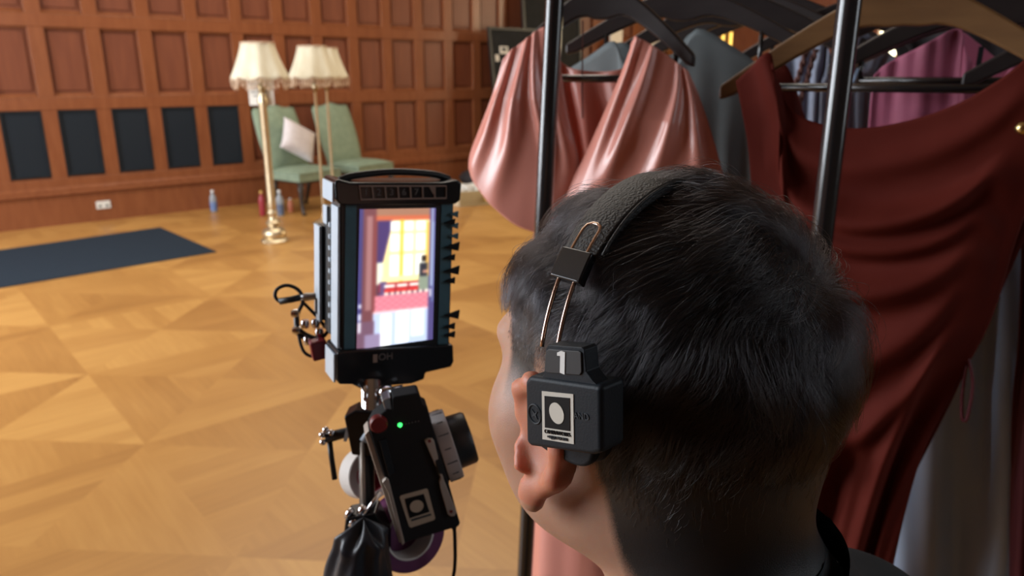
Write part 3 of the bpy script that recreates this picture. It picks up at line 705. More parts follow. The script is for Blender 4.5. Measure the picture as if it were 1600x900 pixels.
sheet(f8, 'back_panel', 'dark_cloth', g, [(1395, 62), (1470, 8), (1600, 2), (1680, 60)], [(1680, 60), (1690, 500)], [(1420, 500), (1690, 500)], [(1395, 62), (1430, 200), (1420, 500)], lambda u, v: .02, y=.03)

# ------------------------------------------------------------------ field monitor on its stand
yaw = math.radians(28); ro = math.radians(4)
Xh = Vector((cos(yaw), sin(yaw), 0)); Zv = Vector((0, 0, 1))
fm = Frame(P(612, 435, .70), Xh*cos(ro)-Zv*sin(ro), Zv*cos(ro)+Xh*sin(ro))
mo = thing('field_monitor', 'black portrait field monitor showing a sunlit room, left of the person', 'monitor', M4=fm.M)
L = fm.pts
MB().prism(L([(530, 300), (710, 302), (702, 560), (533, 575)]), 0, .026).build('housing', ['black_plastic'], mo, bevel=.002)
MB().prism(L([(520, 283), (526, 279), (545, 284), (690, 284), (712, 280), (718, 285), (716, 312), (708, 318), (545, 320), (530, 319), (522, 312)]), -.006, .034).build('top_bumper', 'black_gloss', mo, bevel=.002)
MB().prism(L([(524, 548), (535, 545), (690, 537), (705, 536), (706, 562), (702, 571), (662, 580), (660, 590), (640, 597), (560, 604), (548, 598), (528, 598), (523, 590)]), -.006, .034).build('bottom_bumper', 'black_gloss', mo, bevel=.002)
q = smooth_poly(L([(536, 284), (560, 277), (620, 271), (680, 274), (710, 282)]), 24)
MB().tube([(x, .012, z) for x, z in q], .0032, 8).build('top_handle', 'black_plastic', mo, smooth=True)
# thin pale sheets painting window light onto the black left side
def side(poly, nm, m, x0, yr, zr):
    return MB().box((x0, (yr[0]+yr[1])/2, (zr[0]+zr[1])/2), (.0022, yr[1]-yr[0], zr[1]-zr[0])).build(nm, m, mo, bevel=.0006)
zt = fm.loc(522, 285)[1]; zt2 = fm.loc(522, 316)[1]; zb1 = fm.loc(530, 324)[1]; zb2 = fm.loc(532, 545)[1]; zc1 = fm.loc(523, 552)[1]; zc2 = fm.loc(523, 596)[1]
xa = fm.loc(521, 300)[0]; xb = fm.loc(531, 430)[0]; xc = fm.loc(523, 575)[0]
side(0, 'lit_corner_side', 'pale_metal_lit_side', xa-.0008, (-.003, .031), (zt2, zt))
side(0, 'lit_side_sheet', 'pale_metal_lit_side', xb-.0008, (.001, .024), (zb2, zb1))
side(0, 'lit_corner_side', 'pale_metal_lit_side', xc-.0008, (-.003, .028), (zc2, zc1))
b = MB()
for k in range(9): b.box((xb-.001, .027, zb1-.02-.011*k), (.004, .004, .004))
b.build('side_buttons', 'pale_metal_lit_side', mo)
bx0 = xb-.001
MB().box((bx0+.055, .046, .0), (.108, .022, .125)).build('battery_pack', 'black_plastic', mo, bevel=.002)
zz1 = fm.loc(505, 352, .06)[1]; zz2 = fm.loc(505, 500, .06)[1]
MB().box((bx0-.003, .064, (zz1+zz2)/2), (.003, .020, zz1-zz2)).build('receiver_plate', 'pale_metal_lit_side', mo, bevel=.0008)
MB().box((bx0+.035, .066, (zz1+zz2)/2), (.072, .018, zz1-zz2)).build('receiver_box', 'black_plastic', mo, bevel=.0015)
MB().box((bx0-.003, .0645, zz2+.014), (.0036, .008, .016)).build('slot', 'black_matte', mo)
MB().box((bx0+.000, .045, fm.loc(510, 335, .045)[1]), (.003, .014, .018)).build('latch', 'pale_metal_lit_side', mo, bevel=.001)
for pl_ in ([(540, 297), (557, 297), (554, 563), (537, 563)], [(690, 306), (708, 305), (699, 556), (683, 559)]):
    MB().prism(L(pl_), -.0008, .002).build('tape_strip', 'teal_tape', mo)
# numbered strip
b = MB(); sp = L([(557, 288), (693, 288), (693, 309), (560, 311)])
def bil(c, u, v): return tuple((1-v)*((1-u)*c[0][i]+u*c[1][i])+v*((1-u)*c[3][i]+u*c[2][i]) for i in (0, 1))
def bq(c, u0, u1, v0, v1, y0=-.0076, y1=-.0062): b.prism([bil(c, u0, v0), bil(c, u1, v0), bil(c, u1, v1), bil(c, u0, v1)], y0, y1)
bq(sp, 0, 1, 0, .10); bq(sp, 0, 1, .90, 1)
for k in range(8): u = k/7; bq(sp, max(0, u-.008), min(1, u+.008), .1, .9)
b.build('number_frame', 'strip_line', mo)
for k, ch in enumerate(('1', '2', '3', '6', '7')):
    x, z = bil(sp, (k+.5)/7, .5); text('channel_number', ch, .0085, 'strip_text', mo, TM(x, -.0064, z))
b = MB(); x0, z0 = bil(sp, 5.55/7, .12); b.prism([(x0, z0), bil(sp, 5.95/7, .12), bil(sp, 5.95/7, .75)], -.0072, -.0062); b.build('torn_corner', 'strip_line', mo)
# maker's mark on the lower bumper
lx, lz = fm.loc(586, 560, -.006)
MB().box((lx, -.0064, lz), (.0042, .0006, .0080)).build('logo_block', 'strip_line', mo)
text('logo_text', 'OH', .0095, 'strip_text', mo, TM(lx+.0105, -.0063, lz+.0005))
# tape tabs along the right edge
for y in (346, 384, 401, 421, 437, 490, 508, 521):
    s = 7 if y in (384, 421, 490) else 5
    MB().prism(L([(692, y+2), (716 if s == 7 else 709, y-s), (714 if s == 7 else 708, y+s)]), -.004, -.0015).build('tape_tab', 'black_matte', mo)
for y in (334, 352, 368): MB().prism(L([(700, y), (714, y-5), (713, y+5)]), -.004, -.0015).build('tape_tab', 'teal_tape', mo)
# the picture on the screen
def screen_img(nx, ny):
    x = (np.arange(nx)+.5)/nx; y = (np.arange(ny)+.5)/ny; X, Y = np.meshgrid(x, y)
    im = np.zeros((ny, nx, 3)); im[:] = (70, 48, 70)
    def rect(x0, x1, y0, y1, c, a=1.0, s0=0, s1=0):
        mk = (X > x0+s0*(Y-y0)) & (X < x1+s1*(Y-y0)) & (Y > y0) & (Y < y1); im[mk] = im[mk]*(1-a)+np.array(c)*a
    rect(0, .12, 0, 1, (62, 58, 108)); rect(.05, .25, 0, .80, (106, 62, 66)); rect(.10, .17, .05, .72, (150, 104, 104)); rect(.18, .23, .04, .74, (120, 60, 60))
    rect(.22, .95, 0, .05, (150, 108, 86)); rect(.22, .95, .05, .085, (190, 96, 66)); rect(.24, .95, .085, .54, (250, 222, 152))
    rect(.24, .43, .085, .40, (66, 50, 96), 1, 0, -.40); rect(.24, .32, .38, .54, (216, 220, 200))
    for a, b_ in ((.40, .525), (.575, .70), (.735, .86)):
        for c, d in ((.09, .160), (.178, .305), (.328, .49)): rect(a, b_, c, d, (255, 254, 236))
    rect(.53, .57, .08, .53, (236, 182, 66)); rect(.87, .94, .10, .50, (232, 180, 84)); rect(.30, .90, .485, .52, (240, 226, 160))
    rect(.26, .93, .53, .60, (150, 40, 44)); rect(.28, .36, .52, .62, (90, 70, 110))
    for a, b_ in ((.34, .47), (.50, .64), (.66, .79)): rect(a, b_, .545, .565, (255, 250, 240)); rect(a, b_, .575, .60, (200, 46, 44))
    for k in range(8): rect(.34+.075*k, .39+.075*k, .60, .622, (240, 226, 210))
    rect(.22, .93, .622, .735, (206, 118, 132)); 
    im += (np.sin(X*60)*np.sin(Y*150)*14)[..., None]*((Y > .622) & (Y < .735) & (X > .22))[..., None]
    rect(.20, .93, .735, .75, (230, 190, 190)); rect(.20, .95, .75, 1.0, (176, 190, 220)); rect(.30, .44, .76, 1, (236, 242, 252)); rect(.50, .66, .75, .99, (250, 254, 255)); rect(.70, .86, .75, .95, (226, 236, 250)); rect(.0, .22, .80, 1, (104, 74, 92)); rect(.10, .30, .90, 1, (136, 120, 150))
    # the far figure by the window
    rect(.79, .90, .40, .50, (44, 44, 52)); rect(.82, .88, .345, .39, (40, 30, 26)); rect(.78, .92, .50, .60, (128, 138, 120)); rect(.84, .90, .455, .475, (200, 140, 120))
    rect(.92, 1.0, 0, 1, (72, 64, 112)); rect(.945, .965, .0, .58, (190, 206, 224)); rect(.94, .955, .60, .66, (250, 244, 240)); rect(.96, .985, .1, .7, (104, 120, 160))
    for a, b_ in ((.67, .70), (.74, .79), (.80, .88)): rect(.02, .045, a, b_, (236, 240, 250))
    for _ in range(7):                                # soften
        p = np.pad(im, ((1, 1), (1, 1), (0, 0)), 'edge'); im = (p[:-2, 1:-1]+p[2:, 1:-1]+p[1:-1, :-2]+p[1:-1, 2:]+2*p[1:-1, 1:-1])/6
    return np.clip(im/255*1.04+.03, 0, 1)
nx, ny = 110, 200
sc = L([(562, 327), (681, 325), (676, 530), (557, 546)], -.001)
b = MB().grid(lambda u, v: (bil(sc, u, v)[0], -.0012, bil(sc, u, v)[1]), nx-1, ny-1)
o = b.build('screen', 'black_gloss', mo)
me = o.data
im = screen_img(nx, ny)
me.materials.clear()
ms = bpy.data.materials.new('screen_picture'); ms.use_nodes = True; nt = ms.node_tree; bs = nt.nodes['Principled BSDF']
bs.inputs['Base Color'].default_value = (.01, .01, .012, 1); bs.inputs['Roughness'].default_value = .15
at = nt.nodes.new('ShaderNodeVertexColor'); at.layer_name = 'picture'; nt.links.new(at.outputs[0], bs.inputs['Emission Color']); bs.inputs['Emission Strength'].default_value = 1.15
me.materials.append(ms)
ca_ = me.color_attributes.new('picture', 'FLOAT_COLOR', 'POINT')
co = np.empty(len(me.vertices)*3); me.vertices.foreach_get('co', co); co = co.reshape(-1, 3)
# vertices keep the grid order unless merged
lin = np.where(im <= .04045, im/12.92, ((im+.055)/1.055)**2.4).reshape(-1, 3)
cols = np.ones((len(me.vertices), 4)); cols[:, :3] = lin[:len(cols)] if len(cols) == nx*ny else 1
ca_.data.foreach_set('color', cols.ravel())

# ---- cables at the back of the monitor
def px3(l, d): return [P(a, b_, d) for a, b_ in l]
cb = thing('coiled_cable', 'thin black cable looping out left of the monitor', 'cable', loc=(0, 0, 0))
MB().tube(smooth3(px3([(474, 467), (454, 469), (438, 471), (430, 463), (433, 452), (446, 446), (460, 449), (470, 458), (473, 472), (467, 486), (463, 500), (468, 514), (482, 524), (500, 528), (512, 518), (519, 500), (522, 470), (520, 430), (519, 380)], .742), 110), .0019, 8).build('cable', 'rubber', cb, smooth=True)
MB().tube(smooth3(px3([(473, 472), (486, 485), (500, 500), (508, 512)], .745), 24), .0017, 8).build('cable', 'rubber', cb, smooth=True)
MB().tube(smooth3(px3([(466, 508), (468, 530), (474, 548), (484, 556), (500, 557)], .744), 24), .0017, 8).build('cable', 'rubber', cb, smooth=True)
MB().tube(px3([(437, 471), (455, 468), (468, 465)], .741), .0034, 10).build('cable_plug', 'black_plastic', cb, smooth=True)
MB().tube(px3([(468, 465.5), (478, 464), (490, 463), (503, 461)], .742), [.0030, .0042, .0036, .0042], 12).build('cable_connector', 'grey_metal', cb, smooth=True)
cl = thing('cable_clamp', 'small red clamp with chrome screws behind the monitor', 'clamp', loc=(0, 0, 0))
q = px3([(498, 545)], .738)[0]
MB().box((0, 0, 0), (.016, .014, .020)).build('clamp_body', 'red_part', cl, bevel=.002, M4=Matrix.Translation(q) @ Matrix.Rotation(.4, 4, 'Z') @ Matrix.Rotation(-.12, 4, 'Y'))
for k, (a, b_) in enumerate(((462, 490), (464, 516), (477, 506), (493, 505), (499, 519), (481, 532))):
    c = P(a, b_, .742); MB().lathe([(0, -.004), (.0035, -.004), (.0045, -.001), (.0045, .001), (.0035, .004), (0, .004)], c=c, n=12, ax='x' if k < 2 else 'z').build('screw', 'chrome', cl, smooth=True, angle=40)
MB().tube(px3([(463, 486), (464, 520), (480, 530), (505, 528)], .745), .003, 8).build('clamp_arm', 'black_gloss', cl, smooth=True)

# ---- stand
D0 = .705; base = P(575, 640, D0)
sdx = thing('equipment_stand', 'black stand with chrome clamps carrying the monitor', 'stand', loc=(base.x, base.y, 0))
def W(px, py, d=D0): v = P(px, py, d); return Vector((v.x-base.x, v.y-base.y, v.z))
MB().tube([W(581, 652, .70), W(580, 598, .715)], .0105, 18).build('chrome_post', 'chrome', sdx, smooth=True, angle=60)
MB().tube([W(570, 603, .70), W(573, 640, .70)], .003, 10).build('chrome_post', 'chrome', sdx, smooth=True)
MB().tube([W(600, 640, .715), W(612, 612, .715), W(630, 607, .715)], [.004, .006, .004], 12).build('ball_joint', 'chrome', sdx, smooth=True)
MB().lathe([(0, -.007), (.006, -.005), (.008, 0), (.006, .005), (0, .007)], c=W(603, 612, .70), n=14).build('ball_joint', 'chrome', sdx, smooth=True)
cbx = MB(); c = W(570, 668); cbx.prism([(-.017, .016), (-.006, .022), (.026, .020), (.024, -.012), (.004, -.026), (-.012, -.024)], -.010, .012)
cbx.build('clamp_block', 'black_gloss', sdx, bevel=.002, M4=Matrix.Translation(c))
MB().box((0, 0, 0), (.003, .018, .026)).build('clamp_face', 'pale_metal_lit_side', sdx, M4=Matrix.Translation(W(546, 664)) @ Matrix.Rotation(.25, 4, 'Y'))
MB().tube([W(554, 671), W(540, 676), W(510, 684)], [.004, .005, .0055], 10).build('lever_arm', 'black_plastic', sdx, smooth=True)
MB().tube([W(557, 671), W(543, 673.5)], .0038, 10).build('lever_collar', 'chrome', sdx, smooth=True)
MB().tube([W(515, 690), W(518, 715), W(523, 749)], .0026, 10).build('lever_handle', 'black_plastic', sdx, smooth=True)
for a, b_ in ((509, 671.5), (517.5, 676), (503.5, 679.5), (504.5, 691)):
    MB().lathe([(0, -.003), (.0026, -.002), (.0032, 0), (.0026, .002), (0, .003)], c=W(a, b_, .70), n=10).build('lever_tip', 'chrome', sdx, smooth=True)
lo_ = W(578, 800); 
MB().tube([W(572, 672, .715), W(574, 800, .715), (0.0, 0.02, .98), (0, 0.02, .16)], .0075, 12).build('post', 'black_plastic', sdx, smooth=True)
MB().tube([W(566, 690, .70), W(568, 795, .70)], .0022, 8).build('side_rod', 'silver_plate', sdx, smooth=True)
MB().tube([W(585, 660, .70), W(567, 690, .695)], .0035, 10).build('silver_bracket', 'pale_metal_lit_side', sdx, smooth=True)
for k in range(3):
    a = 2.2+k*2*pi/3; b = MB(); b.tube([(0, .02, .30), (.36*cos(a), .02+.36*sin(a), .012)], .010, 10); b.build('leg', 'black_plastic', sdx, smooth=True)
    MB().lathe([(0, 0), (.016, 0), (.016, .02), (0, .024)], c=(.36*cos(a), .02+.36*sin(a), 0), n=10).build('rubber_foot', 'rubber', sdx, smooth=True)
MB().tube([W(594, 770, .69), W(566, 809, .69)], .0022, 8).build('lock_pin', 'chrome', sdx, smooth=True)
for (a, b_, r) in ((546, 801, .0035), (567, 796, .0045), (553, 814, .0045)):
    MB().tube([W(a-5, b_+8, .692), W(a, b_, .692), W(a+5, b_-5, .692)], [r*.8, r, r*.8], 10).build('lock_screw', 'chrome', sdx, smooth=True)
MB().prism([(-.016, .02), (.012, .026), (.022, .0), (.020, -.05), (-.014, -.05), (-.022, -.015)], -.012, .012).build('lower_clamp', 'black_gloss', sdx, bevel=.002, M4=Matrix.Translation(W(572, 828)))

# ---- rolls of tape and pouch hanging from the stand
def ring(nm, lab, c, ax, R, r, wd, mo_, mi, group):
    t = thing(nm, lab, 'tape', group, M4=Matrix.Translation(c) @ Vector(ax).to_track_quat('Z', 'Y').to_matrix().to_4x4())
    MB().lathe([(r*1.08, -wd/2), (R-.001, -wd/2), (R, -wd/2+.001), (R, wd/2-.001), (R-.001, wd/2), (r*1.08, wd/2), (r*1.08, -wd/2)], n=40).build('tape_band', mo_, t, smooth=True, angle=40)
    MB().lathe([(r, -wd/2-.0005), (r*1.08, -wd/2-.0005), (r*1.08, wd/2+.0005), (r, wd/2+.0005), (r, -wd/2-.0005)], n=36).build('core', mi, t, smooth=True, angle=40)
    return t
ring('tape_roll', 'purple tape roll with white core hanging below the black handset', P(633, 830, .735), (.50, -.80, .25), .037, .023, .027, 'purple_tape', 'tape_core', 'tape rolls on the stand')
r2 = ring('tape_roll', 'white and red tape roll behind the stand post', P(573, 740, .76), (.65, -.70, .3), .026, .016, .022, 'tape_core', 'tape_red', 'tape rolls on the stand')
pc = thing('nylon_pouch', 'black nylon pouch strapped to the stand at the bottom of the view', 'pouch', loc=P(570, 912, .69))
def pouch(u, v):
    a = 2*pi*u; h = v; r = (.022+.009*sin(pi*min(1, h*1.2)))*(1+.10*sin(5*a+6*h)+.07*sin(9*a-5*h+1)) * (1 if h < .9 else (1-h)/.1*1+.0001)
    return (r*1.05*cos(a)+.004*sin(7*h), r*.8*sin(a), -.10+.165*h+.006*sin(4*a)*h)
MB().grid(pouch, 64, 48).build('pouch_body', 'bag_nylon', pc, smooth=True)
MB().tube(smooth3([(-.032, -.03, .02), (-.018, -.045, -.004), (.0, -.046, -.01), (.01, -.05, .005)], 20), .003, 8).build('carabiner', 'chrome', pc, smooth=True)
MB().tube(smooth3([(-.012, -.046, .022), (.004, -.05, .026), (.018, -.047, .018)], 20), .0028, 8).build('buckle', 'chrome', pc, smooth=True)
MB().tube(smooth3([(-.02, -.034, -.03), (-.028, -.038, -.01), (-.018, -.046, .012), (.012, -.044, .0), (.026, -.034, -.02)], 24), .004, 8).build('strap', 'black_gloss', pc, smooth=True)

# ---- wireless focus handset
hy = math.radians(14); hr = math.radians(-14.5)
Xa = Vector((cos(hy), sin(hy), 0)); fh = Frame(P(652, 735, .672), Xa*cos(hr)-Zv*sin(hr), Zv*cos(hr)+Xa*sin(hr))
hs = thing('focus_handset', 'black wireless focus handset with side knob and cream sticker, below the monitor', 'handset', M4=fh.M)
L = fh.pts
MB().prism(L([(577, 670), (585, 655), (604, 640), (613, 642), (613, 622), (617, 620), (652, 614), (656, 616), (661, 633), (668, 636), (680, 680), (719, 818), (717, 823), (632, 849), (627, 846), (606, 762), (583, 692)]), 0, .020).build('handset_body', 'black_matte', hs, bevel=.0015)
MB().prism(L([(592, 688), (603, 684), (618, 738), (607, 744)]), -.0012, .004).build('display', 'black_gloss', hs, bevel=.0005)
MB().prism(L([(570, 682), (577, 674), (606, 760), (631, 850), (624, 852), (600, 775)]), .003, .023).build('side_rail', 'silver_plate', hs, bevel=.001)
MB().prism(L([(597, 752), (603, 745), (607, 748), (632, 846), (628, 850), (606, 768)]), -.0025, .004).build('edge_strip', 'silver_plate', hs, bevel=.0006)
MB().prism(L([(597, 628), (610, 622), (613, 642), (603, 644)]), .002, .02).build('shoulder_plate', 'grey_metal', hs, bevel=.001)
kx, kz = fh.loc(592, 664, -.004)
MB().lathe([(0, -.005), (.0070, -.005), (.0078, -.004), (.0078, .002), (0, .002)], c=(kx, 0, kz), n=24, ax='y').build('record_button', 'red_knob', hs, smooth=True, angle=40)
lx, lz = fh.loc(625, 664); MB().lathe([(0, -.0022), (.0016, -.0015), (.0021, 0), (0, .0002)], c=(lx, 0, lz), n=12, ax='y').build('status_light', 'led_green', hs, smooth=True)
b = MB()
for k in range(5): x, z = fh.loc(634+5*k, 662-1.1*k); b.box((x, -.0004, z), (.0012, .0008, .0006))
b.build('button_marks', 'strip_text', hs)
sp_ = MB().prism(L([(663, 687), (668, 684), (675, 684), (678, 688), (690, 738), (693, 748), (713, 799), (710, 804), (704, 805), (699, 802), (688, 764), (686, 752), (688, 744), (684, 736)]), -.0025, .001).build('silver_strip', 'silver_plate', hs, bevel=.0006)
for a, b_ in ((671, 689), (705, 799)):
    x, z = fh.loc(a, b_, -.0025); MB().lathe([(0, -.0034), (.0014, -.0034), (.0016, -.0024), (0, -.0024)], c=(x, 0, z), n=10, ax='y').build('screw', 'red_knob', hs)
st_ = L([(626, 774), (666, 763), (668.5, 765), (680, 809), (678, 812), (642, 824), (639, 822), (624.5, 777)])
MB().prism(st_, -.0006, .0005).build('round_dot_sticker', 'sticker_cream', hs)
MB().prism(L([(632, 779), (662, 771), (671, 799), (640, 809)]), -.0009, -.0002).build('sticker_field', 'sticker_black', hs)
x, z = fh.loc(651, 791, -.001); MB().lathe([(0, -.0013), (.0063, -.0013), (.0063, -.0005), (0, -.0005)], c=(x, 0, z), n=28, ax='y').build('sticker_dot', 'sticker_cream', hs)
b = MB(); b.prism(L([(642, 811), (673, 801.5), (674, 804.5), (643, 814)]), -.0008, -.0002); b.build('sticker_text_line', 'logo_grey', hs)
kx, kz = fh.loc(676, 716, .016)
def knob(nm, prof, m): return MB().lathe([(r*1.13, x+kx) for r, x in prof], c=(0, .031, kz), n=40, ax='x').build(nm, m, hs, smooth=True, angle=35)
knob('knob_flange', [(0, .0), (.029, .0), (.0305, .002), (.0305, .007), (.028, .009), (0, .009)], 'black_plastic')
knob('marking_ring', [(.0, .009), (.0300, .009), (.0305, .010), (.0298, .022), (.029, .0228), (0, .0228)], 'ring_grey')
knob('knob_grip', [(0, .0228), (.0225, .0228), (.0228, .024), (.0222, .038), (.0205, .0405), (.0, .042)], 'black_plastic')
b = MB()
for k in range(16):
    a = 2*pi*k/16; b.box((kx+.016, .031+.0341*cos(a), kz+.0341*sin(a)), (.006 if k % 2 else .010, .0008, .0008))
b.build('ring_marks', 'logo_grey', hs)
b = MB(); b.box((kx+.0155, .031-.0345*cos(.9), kz+.0345*sin(.9)-.010), (.016, .003, .010)); b.build('ring_gap', 'black_plastic', hs)
q = smooth3([Vector((fh.loc(712, 828, .012)[0], .012, fh.loc(712, 828)[1])), Vector((fh.loc(714, 850)[0], .012, fh.loc(714, 850)[1])), Vector((fh.loc(713, 905)[0], .012, fh.loc(713, 905)[1])), Vector((fh.loc(700, 960)[0], .02, fh.loc(705, 960)[1]))], 20)
MB().tube(q, [.0026]*4+[.0018]*(len(q)-4), 8).build('wrist_strap', 'black_matte', hs, smooth=True)

# ------------------------------------------------------------------ the person
PY = math.radians(41); PX0 = Vector((.0855, .405, 0)); HZ = 1.485
PM = Matrix.Translation(PX0) @ Matrix.Rotation(PY, 4, 'Z')     # local: +y is where the person looks
def ell(p, c, r):
    q = (p-np.array(c, np.float32))/np.array(r, np.float32); k0 = np.sqrt((q*q).sum(-1)); k1 = np.sqrt(((q/np.array(r, np.float32))**2).sum(-1))+1e-9
    return k0*(k0-1)/k1
def cap(p, a, b, r0, r1):
    a = np.array(a, np.float32); b = np.array(b, np.float32); ba = b-a
    h = np.clip(((p-a)@ba)/(ba@ba), 0, 1); d = p-a-h[..., None]*ba
    return np.sqrt((d*d).sum(-1))-(r0+(r1-r0)*h)
def smin(a, b, k):
    h = np.clip(.5+.5*(b-a)/k, 0, 1); return b+(a-b)*h-k*h*(1-h)
def smax(a, b, k): return -smin(-a, -b, k)
def nets(xs, ys, zs, fn):
    """surface of fn = 0 on an uneven grid -> vertices, quads"""
    nx, ny, nz = len(xs), len(ys), len(zs); D = np.empty((nx, ny, nz), np.float32)
    Yg, Zg = np.meshgrid(ys, zs, indexing='ij')
    for i in range(0, nx, 8):
        X_ = xs[i:i+8]; p = np.empty((len(X_), ny, nz, 3), np.float32); p[..., 0] = X_[:, None, None]; p[..., 1] = Yg; p[..., 2] = Zg
        D[i:i+8] = fn(p)
    G = np.stack(np.meshgrid(xs, ys, zs, indexing='ij'), -1).astype(np.float32); I = D < 0
    acc = np.zeros((nx-1, ny-1, nz-1, 3), np.float32); cnt = np.zeros((nx-1, ny-1, nz-1), np.float32)
    for ax in range(3):
        oth = [a for a in range(3) if a != ax]
        for o in ((0, 0), (0, 1), (1, 0), (1, 1)):
            s0 = [slice(0, -1)]*3
            s0[oth[0]] = slice(o[0], [nx, ny, nz][oth[0]]-1+o[0]); s0[oth[1]] = slice(o[1], [nx, ny, nz][oth[1]]-1+o[1])
            s1 = list(s0); s1[ax] = slice(1, None); s0, s1 = tuple(s0), tuple(s1)
            m = I[s0] != I[s1]; d0 = D[s0][m]; d1 = D[s1][m]; t = (d0/(d0-d1))[:, None]
            acc[m] += G[s0][m]*(1-t)+G[s1][m]*t; cnt[m] += 1
    act = cnt > 0; idx = np.full(act.shape, -1, np.int64); idx[act] = np.arange(act.sum()); V = acc[act]/cnt[act][:, None]
    Q = []
    for ax in range(3):
        b, c = (ax+1) % 3, (ax+2) % 3; s0 = [slice(None)]*3; s1 = [slice(None)]*3; s0[ax] = slice(0, -1); s1[ax] = slice(1, None)
        for a in (b, c): s0[a] = slice(1, -1); s1[a] = slice(1, -1)
        f = I[tuple(s0)]; m = f != I[tuple(s1)]; w_ = np.argwhere(m); flip = f[m]
        w_[:, b] += 1; w_[:, c] += 1
        def cell(db, dc):
            k = w_.copy(); k[:, b] -= db; k[:, c] -= dc; return idx[k[:, 0], k[:, 1], k[:, 2]]
        q = np.stack([cell(1, 1), cell(0, 1), cell(0, 0), cell(1, 0)], 1); q[~flip] = q[~flip][:, ::-1]; Q.append(q)
    return V, np.concatenate(Q)
def mesh_np(name, V, Q, m, parent=None, smooth_it=0):
    me = bpy.data.meshes.new(name); me.vertices.add(len(V)); me.vertices.foreach_set('co', V.astype(np.float32).ravel())
    me.loops.add(len(Q)*4); me.loops.foreach_set('vertex_index', Q.ravel().astype(np.int32)); me.polygons.add(len(Q))
    me.polygons.foreach_set('loop_start', np.arange(0, len(Q)*4, 4, dtype=np.int32)); me.polygons.foreach_set('loop_total', np.full(len(Q), 4, np.int32))
    me.update(calc_edges=True); me.validate(); me.polygons.foreach_set('use_smooth', [True]*len(me.polygons)); me.materials.append(m if not isinstance(m, str) else M[m])
    o = bpy.data.objects.new(name, me); COL.objects.link(o); o.parent = parent
    if smooth_it: d = o.modifiers.new('s', 'SMOOTH'); d.iterations = smooth_it; d.factor = .5
    return o
HS = 1.04                                        # head size
def head(p):
    q = (p-np.array((0, 0, HZ), np.float32))/HS
    x = np.abs(q[..., 0]); qs = q.copy(); qs[..., 0] = x
    d = ell(q, (0, -.008, .019), (.074, .088, .078))
    d = smin(d, ell(q, (0, -.034, -.025), (.062, .056, .058)), .03)
    d = smin(d, ell(q, (0, .036, .018), (.062, .047, .058)), .02)
    d = smin(d, ell(q, (0, .040, -.050), (.058, .050, .066)), .025)
    d = smin(d, ell(qs, (.044, .046, -.034), (.031, .034, .036)), .022)
    d = smin(d, ell(qs, (.046, .014, -.072), (.024, .044, .026)), .022)
    d = smin(d, ell(q, (0, .074, -.100), (.028, .024, .020)), .022)
    d = smin(d, ell(qs, (.028, .074, .012), (.024, .015, .009)), .018)
    d = smin(d, cap(q, (0, .082, .002), (0, .101, -.034), .0070, .0110), .012)
    d = smin(d, ell(qs, (.012, .094, -.038), (.010, .010, .008)), .008)
    d = smax(d, -ell(qs, (.031, .103, -.006), (.017, .016, .011)), .010)
    d = smin(d, ell(q, (0, .086, -.060), (.024, .014, .0065)), .006)
    d = smin(d, ell(q, (0, .085, -.072), (.021, .013, .007)), .006)
    d = smax(d, -ell(q, (0, .101, -.0655), (.022, .008, .0013)), .003)
    # ears: plate, rim, lobe and hollow
    qe = qs.copy(); qe[..., 1] = (qs[..., 1]-.011)/1.05; qe[..., 2] = (qs[..., 2]+.019)/.97
    e = ell(qe, (.080, -.006, -.002), (.0065, .019, .029))
    rim = [(.0775, .016, .004), (.081, .013, .022), (.085, .001, .0315), (.0885, -.016, .024), (.0895, -.022, .004), (.0875, -.017, -.016), (.084, -.006, -.028)]
    for a, b in zip(rim[:-1], rim[1:]): e = smin(e, cap(qe, a, b, .0042, .0042), .006)
    e = smin(e, ell(qe, (.082, .004, -.037), (.0060, .0085, .0110)), .008)
    e = smin(e, cap(qe, (.084, .010, -.010), (.088, .006, -.018), .004, .004), .006)
    e = smax(e, -ell(qe, (.088, .000, -.002), (.006, .010, .014)), .006)
    d = smin(d, e, .007)
    return d*HS
def torso(p, g=0.0):
    ps = p.copy(); ps[..., 0] = np.abs(p[..., 0])
    d = ell(p, (0, -.06, 1.16), (.165+g, .105+g, .20))
    d = smin(d, ell(p, (0, -.045, .95), (.155+g, .105+g, .17)), .06)
    d = smin(d, cap(ps, (.03, -.085, 1.305), (.155, -.07, 1.240), .052+g, .048+g), .05)
    d = smin(d, cap(ps, (.160, -.065, 1.235), (.225, -.05, .99), .048+g, .040+g), .04)
    d = smin(d, cap(ps, (.225, -.05, .99), (.185, .11, .85), .038+g, .030+g), .02)
    return d
def legs(p, g=0.0):
    ps = p.copy(); ps[..., 0] = np.abs(p[..., 0])
    d = ell(p, (0, -.04, .86), (.155+g, .105+g, .11))
    d = smin(d, cap(ps, (.085, -.03, .82), (.095, -.01, .46), .078+g, .055+g), .03)
    return smin(d, cap(ps, (.095, -.01, .46), (.10, -.03, .075), .052+g, .040+g), .02)
